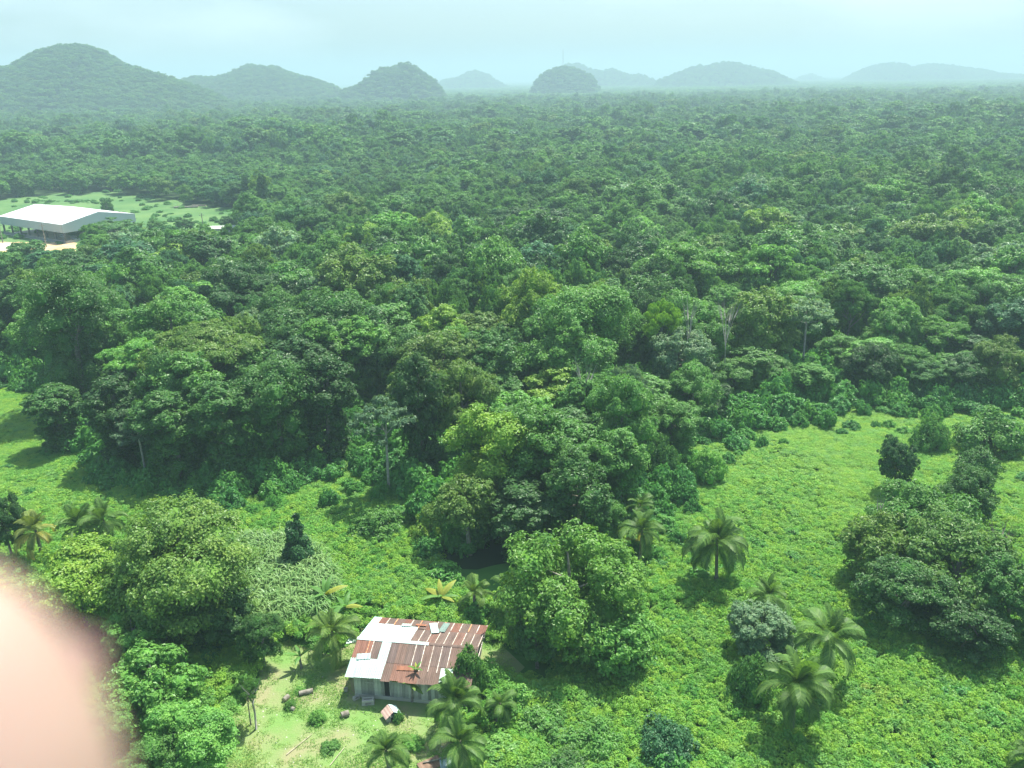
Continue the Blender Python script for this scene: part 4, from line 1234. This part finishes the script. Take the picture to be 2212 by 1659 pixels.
# ridge cap
m = MB(); m.v = []
for x in (-.03, LEN * .60):
    m.v += [(x, RY - .17, slope_z(RY - .17) + .075), (x, RY, ZR + .10), (x, RY + .15, slope_z(RY + .15) + .085)]
m.f = [(0, 3, 4, 1), (1, 4, 5, 2)]; o = m.build('ridge_cap', MTIN, house); set_color(o, (1.2, 1.25, 1.22))
m = MB(); m.v = []
for x in (LEN * .61, LW):
    m.v += [(x, RY - .15, slope_z(RY - .15) + .07), (x, RY, ZR + .08), (x, RY + .15, slope_z(RY + .15) + .075)]
m.f = [(0, 3, 4, 1), (1, 4, 5, 2)]; o = m.build('ridge_cap', MRUST, house)
# loose and patch sheets
def patch(x, y, w, l, rot, mat, col, lift=.09):
    m = MB(); T = Matrix.Rotation(rot, 4, 'Z')
    for a in range(2):
        for i in range(9):
            p = T @ Vector((w * (i / 8 - .5), l * (a - .5), 0)); m.v.append((x + p.x, y + p.y, slope_z(y + p.y) + lift + (.02 if i % 2 else 0)))
    m.f = [(i, i + 1, 9 + i + 1, 9 + i) for i in range(8)]
    o = m.build('roof_sheet', mat, house); set_color(o, col)
patch(LEN * .575, 6.05, .62, 1.9, .35, MTIN, (1.0, 1.2, 1.2), .13)
patch(LEN * .655, 6.3, .55, 1.7, -.05, MTIN, (.38, .46, .42), .12)
patch(LEN * .80, .75, .95, 1.15, .05, MTIN, (1.05, 1.1, .98), .11)
patch(LEN * .33, 6.2, .8, .5, .1, MTIN, (.8, .9, .82), .12)
patch(LEN * .10, 1.75, 1.1, .5, .15, MTIN, (.85, 1.0, .95), .10)
patch(LEN * .45, 6.45, .9, .3, 0, MRUST, (1.9, 1.2, .85), .10)
patch(LEN * .48, 1.1, 1.7, .35, 0.05, MRUST, (1.9, 1.2, .85), .06)

# ------------------------------------------------------------------ things in the yard
def log(px, py, ln, r, rot, label, mat=MLOG):
    P = at(px, py, r); t = thing('log', label, 'log', (P[0], P[1], 0), rot)
    MB().tube([(-ln / 2, 0, r), (-ln * .2, .02, r * 1.02), (ln * .25, -.02, r * .98), (ln / 2, 0, r)], [r, r * .95, r * 1.02, r * .93], 10, False).build('bark', MBARK if mat is MLOG else mat, t, True)
    for s in (-1, 1):
        MB().tube([(s * (ln / 2 - .02), 0, r), (s * (ln / 2 + .012), 0, r)], [r * .9, r * .88], 10).build('cut_end', MLOG, t)
    return t
log(306, 692, 1.05, .20, .35, 'fat cut log lying beside the weeds in the yard', MLOG)
log(286, 698, .5, .2, 1.2, 'short log stub left of the fat cut log')
log(291, 708, .6, .16, -.4, 'pale stump piece below the short log stub')
log(345, 714, .55, .24, .5, 'pale tree stump between the house and the small bright bush')
log(350, 668, .4, .1, 1.3, 'small stick of wood at the left corner of the house')


def block(px, py, s, rot, label):
    P = at(px, py, s * .3); t = thing('broken_block', label, 'rubble', (P[0], P[1], 0), rot)
    m = MB(); m.box(-.45 * s, .45 * s, -.25 * s, -.10 * s, .10, .42 * s); m.box(-.45 * s, .45 * s, .10 * s, .25 * s, .10, .40 * s)
    m.box(-.45 * s, -.32 * s, -.10 * s, .10 * s, .10, .38 * s); m.box(.30 * s, .45 * s, -.10 * s, .10 * s, .10, .40 * s); m.build('shell', MCONC, t)
    MB().box(-.48 * s, .48 * s, -.28 * s, .28 * s, 0, .097).build('base', MCONC, t)
    MB().tube([(-.2 * s, -.3 * s, .2), (.25 * s, -.32 * s, .24)], [.05, .05], 6).build('pipe', MBARK, t)
block(368, 700, 1.0, .1, 'broken concrete block lying before the house wall')
block(356, 697, .55, .6, 'small grey rubble piece left of the broken concrete block')
# bucket at the corner
P = at(346, 690, .15); t = thing('bucket', 'pale bucket standing at the left front corner of the house', 'bucket', (P[0], P[1], 0))
MB().tube([(0, 0, 0), (0, 0, .32)], [.13, .18], 12, False).build('side', MCONC, t, True); MB().tube([(0, 0, .01), (0, 0, .03)], [.128, .13], 12).build('bottom', MCONC, t)
# a little coop of tin sheets
P = at(391, 712, .5); coop = thing('coop', 'little lean-to coop of tilted white and reddish tin sheets in the yard', 'coop', (P[0], P[1], 0), .55)
for (sx, col, mat, a) in ((-1, (1.6, 1.35, 1.25), MTIN, .62), (1, (1.15, 1.3, 1.3), MTIN, .55)):
    m = MB()
    for y in (-.5, .5):
        for i in range(7):
            q = i / 6; m.v.append((sx * (.02 + .62 * q), y, .85 - .42 * q + (.02 if i % 2 else 0)))
    m.f = [(i, i + 1, 8 + i, 7 + i) for i in range(6)]
    o = m.build('roof_sheet', mat, coop); set_color(o, (1.25, .72, .62) if sx < 0 else (1.15, 1.3, 1.3))
MB().box(-.52, .52, -.42, .42, 0, .43).build('box', MWOOD, coop)
MB().box(-.2, .12, -.445, -.423, .06, .36).build('hatch_shade', MDARK, coop)  # near-black panel, shade of the coop opening put into its colour
# scrap sheets
def scrap(px, py, w, l, rot, col, label, mat=MTIN, z=.06):
    P = at(px, py, z); m = MB()
    for a in range(2):
        for i in range(9): m.v.append((w * (i / 8 - .5), l * (a - .5), .03 + (.03 if i % 2 else 0) + .12 * a))
    m.f = [(i, i + 1, 10 + i, 9 + i) for i in range(8)]
    b = len(m.v); m.v += [(x, y, z_ - .015) for x, y, z_ in m.v]; m.f += [tuple(reversed([q + b for q in f])) for f in m.f]
    o = m.build('scrap_sheet', mat, loc=(P[0], P[1], z - .03), rotz=rot); set_color(o, col); tag(o, label, 'metal sheet')
scrap(351, 640, .9, .8, .3, (1.3, 1.4, 1.35), 'white scrap tin sheet lying against the left side of the house')
scrap(459, 677, .6, .6, .9, (1.3, 1.4, 1.35), 'crumpled white scrap sheet in the bush at the right front corner', z=1.9)
scrap(447, 763, 1.0, .9, .2, (.8, .9, 1.0), 'bluish scrap sheet at the bottom edge below the palms')
scrap(430, 765, 1.6, .9, .5, (1.5, 1.4, 1.2), 'brownish scrap sheet at the bottom edge', MRUST)
o = MB().tube([(-1.6, 0, .12), (0, .1, .2), (1.7, .3, .35)], [.06, .055, .045], 6).build('pole', MBARK, loc=at(446, 761, .1), rotz=.15); tag(o, 'dark wooden pole lying across the scraps at the bottom edge', 'pole')
o = MB().tube([(-1.2, 0, .05), (1.2, .1, .08)], [.03, .02], 5).build('stick', MLOG, loc=at(300, 745, .05), rotz=.9); tag(o, 'long pale stick lying in the lower left of the yard', 'stick')
o = MB().tube([(-.9, 0, .05), (.9, .1, .08)], [.03, .02], 5).build('stick', MLOG, loc=at(338, 757, .05), rotz=1.1); tag(o, 'pale stick lying near the bottom of the yard', 'stick')
# pale stones strewn in the yard
g = random.Random(9); m = MB(); iv, iff = ico()
for i in range(260):
    x, y = g.uniform(-22, -1), g.uniform(41, 58)
    if not in_poly(np.array([x]), np.array([y]), YARD)[0] or in_poly(np.array([x]), np.array([y]), HOUSE)[0]: continue
    s = g.uniform(.025, .08); b = len(m.v); m.v += [(x + v[0] * s * g.uniform(.8, 1.3), y + v[1] * s, .01 + max(-.01, v[2] * s * .6)) for v in iv]; m.f += [tuple(int(q) + b for q in f) for f in iff]
o = m.build('stone_litter', MCONC); tag(o, 'small pale stones and litter strewn over the yard', kind='stuff')

# ------------------------------------------------------------------ the white-roofed shelter and its neighbours
MWHITE = surf('white_roof_metal', (0.80, 0.80, 0.80), (0.84, 0.84, 0.84), .3, rough=0.35, spec=0.5)
MCLAD = surf('grey_cladding', (0.36, 0.42, 0.43), (0.40, 0.46, 0.47), .2, rough=0.6)
MSTEEL = surf('dark_steel', (0.07, 0.075, 0.075), (0.10, 0.105, 0.10), 1, rough=0.6)
MWALL = surf('grey_block_wall', (0.22, 0.22, 0.21), (0.30, 0.30, 0.28), .6, rough=0.9)
MBENCH = surf('pale_bench', (0.55, 0.56, 0.56), (0.62, 0.62, 0.62), 1)
O = np.array([-135.8, 253.3]); G = np.array([13.6, 20.5]); WID = float(np.linalg.norm(G)); ga_ = math.atan2(-(-26.5), 13.7)
ang_s = math.atan2(G[1], G[0]) + math.pi / 2       # local X runs away along the length, local Y across
sh = thing('open_shelter', 'long open-sided shelter with white gable roof and grey upper cladding', 'shelter', (O[0], O[1], 0), ang_s)
LS, ZB, ZT, ZP = 37.0, 3.3, 5.8, 8.1
def seg_roof(y0, z0, y1, z1):
    n = 12
    for i in range(n):
        a, b = LS * i / n, LS * (i + 1) / n
        m = MB(); m.v = [(a + .02, y0, z0), (b, y0, z0), (b, y1, z1), (a + .02, y1, z1), (a + .02, y0, z0 + .08), (b, y0, z0 + .08), (b, y1, z1 + .08), (a + .02, y1, z1 + .08)]
        m.f = [(3, 2, 1, 0), (4, 5, 6, 7), (0, 1, 5, 4), (1, 2, 6, 5), (2, 3, 7, 6), (3, 0, 4, 7)]; m.build('roof_panel', MWHITE, sh)
YS = -1
seg_roof(.0, ZT, -WID / 2, ZP); seg_roof(-WID / 2, ZP, -WID, ZT)
MB().box(0, LS, -.02 - .12, -.02, ZB, ZT - .003).build('fascia', MCLAD, sh)
MB().box(0, LS, -WID + .02, -WID + .14, ZB, ZT - .003).build('fascia', MCLAD, sh)
for x in (-.0, LS - .12):
    m = MB(); pr = [(-.14, ZB), (-WID + .14, ZB), (-WID + .14, ZT - .01), (-WID / 2, ZP - .01), (-.14, ZT - .01)]
    m.v = [(x - .003, y, z) for y, z in pr] + [(x + .12, y, z) for y, z in pr]
    m.f = [(0, 1, 2, 3, 4), (9, 8, 7, 6, 5)] + [(i, (i + 1) % 5 + 0, (i + 1) % 5 + 5, i + 5) for i in range(5)]
    m.build('gable_cladding', MCLAD, sh)
for i in range(8):
    for y in (-.6, -WID + .6):
        x = .5 + i * (LS - 1) / 7; MB().box(x - .22, x + .22, y - .22, y + .22, 0, ZB + .6).build('column', MSTEEL, sh)
for y in (-WID * .33, -WID * .66): MB().box(.3, .7, y - .2, y + .2, 0, ZB + .4).build('column', MSTEEL, sh)
MB().box(.1, LS - .1, -.45, -.30, 0, .9).build('low_wall', MWALL, sh); MB().box(.1, .25, -WID + .5, -.5, 0, .9).build('low_wall', MWALL, sh)
MB().box(.1, LS, -WID, 0, 0, .06).build('floor', MCONC, sh)
MB().box(9, LS - 14, -WID + .3, -WID + .5, 0, 3.2).build('back_wall', MWALL, sh)
for i in range(4):
    MB().box(3 + i * 3.2, 5.4 + i * 3.2, -5.5 - (i % 2) * 2, -4.9 - (i % 2) * 2, .45, .75).build('bench', MBENCH, sh)

# utility poles
def upole(px, py, h, label):
    P = at(px, py, 0); t = thing('utility_pole', label, 'utility pole', (P[0], P[1], 0), .4, 'utility poles by the far field')
    MB().tube([(0, 0, -.3), (0, 0, h)], [.17, .11], 8).build('pole', MBARK, t)
    MB().box(-.8, .8, -.05, .05, h - .7, h - .58).build('crossarm', MBARK, t)
upole(46.5, 247, 7.0, 'dark utility pole in front of the white-roofed shelter')
upole(205, 239, 8.0, 'slanting-shadow utility pole standing in the right part of the far field')
upole(3, 243, 6.0, 'utility pole at the left edge beside the paved pad')

def hut(px, py, w, d, h, rot, label, col, zr=.9):
    P = at(px, py, 0); t = thing('hut', label, 'hut', (P[0], P[1], 0), rot)
    MB().box(-w / 2 + .3, w / 2 - .3, -d / 2 + .3, d / 2 - .3, 0, h).build('wall', MWOOD, t)
    for s in (-1, 1):
        m = MB(); n = 8
        m.v = [(x, s * d / 2, h - .02) for x in np.linspace(-w / 2, w / 2, n)] + [(x, 0, h + zr) for x in np.linspace(-w / 2, w / 2, n)]
        m.f = [(i, i + 1, n + i + 1, n + i) if s < 0 else (n + i, n + i + 1, i + 1, i) for i in range(n - 1)]
        o = m.build('roof', MTIN, t); set_color(o, col)
    m = MB(); m.box(-.5, .5, -d / 2 + .27, -d / 2 + .298, 0, 2.0); m.build('door', MDARK, t)  # near-black panel, shade of the doorway put into its colour
hut(226, 238, 9.5, 6, 3.4, .05, 'low pale-roofed hut at the right end of the far field', (1.05, 1.0, .85), .5)
hut(221, 252, 5, 4.5, 3.6, .7, 'small bluish-roofed hut mostly hidden in trees below the pale-roofed hut', (1.0, 1.15, 1.3))
0 and hut(13, 216, 7, 6, 3.6, -.45, 'grey-roofed shed partly hidden behind the left part of the shelter', (.7, .75, .75), 1.2)
# fallen timber in the far field
P = at(192, 207, .3)
log(186, 207, 9, .35, .15, 'pale fallen trunk lying in the far field'); log(199, 205.5, 6, .3, -.2, 'shorter fallen trunk beside the pale one in the far field')
# small trees dotted in the far field
for (px, py, w, H, tn, lb) in [(107, 208, 11, 8, 'deep green', 'lone small tree in the far field behind the shelter roof'), (228, 222, 18, 5, 'deep green', 'low round tree on the near side of the far field'),
                               (185, 224, 17, 5, 'deep green', 'low tree at the near side of the far field, left of the pole'), (158, 228, 18, 6, 'mid green', 'mid green low tree right of the far palm'),
                               (246, 190, 8, 13, 'dark green', 'slim dark vine-draped tree, left of two, behind the far field'), (262, 192, 10, 16, 'dark green', 'slim dark vine-draped tree, right of two, behind the far field')]:
    zc = H * .6; P = at(px, py, zc); dd = float((P - np.array([0, 0, CAMH])) @ f_)
    tree('broadleaf_tree' if w > 10 else 'vine_draped_tree', P, w * dd / F / 2, H, 'dense' if w > 10 else 'column', 0, tn, lb, None, 1)

# radio mast on the middle hill
D = 2010.0; dd = ray(563, 70); bx = D * dd[0] / dd[1]; zb = float(terrain(np.array([bx]), np.array([D]))[0]); zt = CAMH + D * ray(563, 49.5)[2] / ray(563, 49.5)[1]
mast = thing('radio_mast', 'thin lattice radio mast rising behind the middle hill', 'mast', (bx, D, zb))
H_ = zt - zb; m = MB()
legs = [(1.1 * math.cos(a), 1.1 * math.sin(a)) for a in (0.5, 2.6, 4.7)]
for lx, ly in legs: MB().tube([(lx, ly, -1), (lx * .7, ly * .7, H_)], [.16, .13], 4).build('leg', MPALE, mast)
for i in range(14):
    z0, z1 = H_ * i / 14, H_ * (i + 1) / 14
    for a in range(3):
        p, q = legs[a], legs[(a + 1) % 3]; m.tube([(p[0] * .9, p[1] * .9, z0), (q[0] * .9, q[1] * .9, z1)], [.07, .07], 3)
m.build('bracing', MPALE, mast)

# ------------------------------------------------------------------ the photographer's hand, a fingertip in the lower left corner
def hand():
    m, t, out = nodes('skin')
    tcn = t.nodes.new('ShaderNodeTexCoord'); nz = noise(t, 55, 3, tcn.outputs['Object'])
    col = ramp(t, nz, [(.32, (0.46, 0.26, 0.18)), (.5, (0.42, 0.28, 0.22)), (.68, (0.34, 0.29, 0.28))])
    p = t.nodes.new('ShaderNodeBsdfPrincipled'); t.links.new(col, p.inputs['Base Color'])
    p.inputs['Roughness'].default_value = .5; p.inputs['Subsurface Weight'].default_value = .3
    p.inputs['Subsurface Radius'].default_value = (1, .4, .25); p.inputs['Subsurface Scale'].default_value = .006
    t.links.new(p.outputs[0], out.inputs[0])
    nail, t, out = nodes('fingernail'); p = t.nodes.new('ShaderNodeBsdfPrincipled'); p.inputs['Base Color'].default_value = (.82, .62, .66, 1)
    p.inputs['Roughness'].default_value = .25; t.links.new(p.outputs[0], out.inputs[0])
    # camera-side frame at real size: right, up, forward (metres)
    def W(r, u, f): return Vector(r_ * r + u_ * u + f_ * f)
    S = 1000.0
    d0 = .046
    def pix(px, py, d=d0): return ((px - 512) / F * d, -(py - 384) / F * d, d)
    tip = pix(-66, 800); tip = (tip[0], tip[1] + .0015, tip[2])
    V, R, Eg = [], [], []
    def add(p, r, par):
        V.append(p); R.append(r)
        if par is not None: Eg.append((par, len(V) - 1))
        return len(V) - 1
    # pointing finger, from the knuckle up to the tip
    palm_ = add((-.040, -.105, .060), .017, None)
    k0 = add((-.038, -.085, .058), .0118, palm_); k1 = add((-.036, -.062, .053), .0100, k0); k2 = add((-.0335, -.046, .049), .0116, k1)
    prev = k2
    for yy, hw in ((1010, 205), (900, 206), (830, 204), (768, 196), (720, 184), (670, 160), (625, 132), (585, 98), (555, 62), (538, 26)):
        prev = add(pix(-76 - max(0, 620 - yy) * .12, yy + 22), hw / F * d0 * .98, prev)
    # the other fingers, curled beside it
    for j, (ox, ln) in enumerate(((-.021, .9), (-.040, .85), (-.058, .72))):
        a = add((-.040 + ox * .75, -.104, .062), .014, palm_)
        b = add((-.038 + ox, -.082 - .003 * j, .068), .0100, a); c = add((-.038 + ox, -.072, .040), .0088, b); e = add((-.038 + ox, -.092, .032), .0080, c); add((-.038 + ox, -.102, .044), .0070, e)
    w1 = add((-.050, -.135, .066), .024, palm_); th = add((-.024, -.125, .055), .014, w1); th2 = add((-.012, -.108, .046), .0110, th); add((-.008, -.092, .042), .0090, th2)
    add((-.058, -.20, .08), .027, w1)
    me = bpy.data.meshes.new('hand')
    me.from_pydata([tuple(W(*p) * S) for p in V], Eg, [])
    o = bpy.data.objects.new('hand', me); COL.objects.link(o); me.materials.append(m)
    o.location = (0, 0, CAMH); o.scale = (1 / S,) * 3
    sk = o.modifiers.new('skin', 'SKIN'); sk.use_smooth_shade = True
    for i, v in enumerate(me.skin_vertices[0].data):
        v.radius = (R[i] * S, R[i] * S); v.use_root = (i == 0)
    o.modifiers.new('sub', 'SUBSURF').levels = 2; o.modifiers['sub'].render_levels = 2
    tag(o, 'blurred fingertip of the photographer filling the lower left corner', 'hand')
    # nail on the far side of the tip
    n = MB(); c = Vector((tip[0], tip[1] - .001, tip[2]))
    for a in range(5):
        for b in range(5):
            x = (b / 4 - .5); y = (a / 4 - .5); n.v.append(tuple(W(c.x + x * .011, c.y + y * .012, c.z + .0100 - x * x * .010) * S))
    n.f = [(a * 5 + b, a * 5 + b + 1, a * 5 + b + 6, a * 5 + b + 5) for a in range(4) for b in range(4)]
    n.build('fingernail', nail, o, True)
hand()
print('objects', len(bpy.data.objects), 'trees', len(NAMED) + nh, 'forest', len(PA), 'cover', len(X7))

print('TRIS', sum(sum(p.loop_total - 2 for p in me.polygons) for me in bpy.data.meshes if me.users))
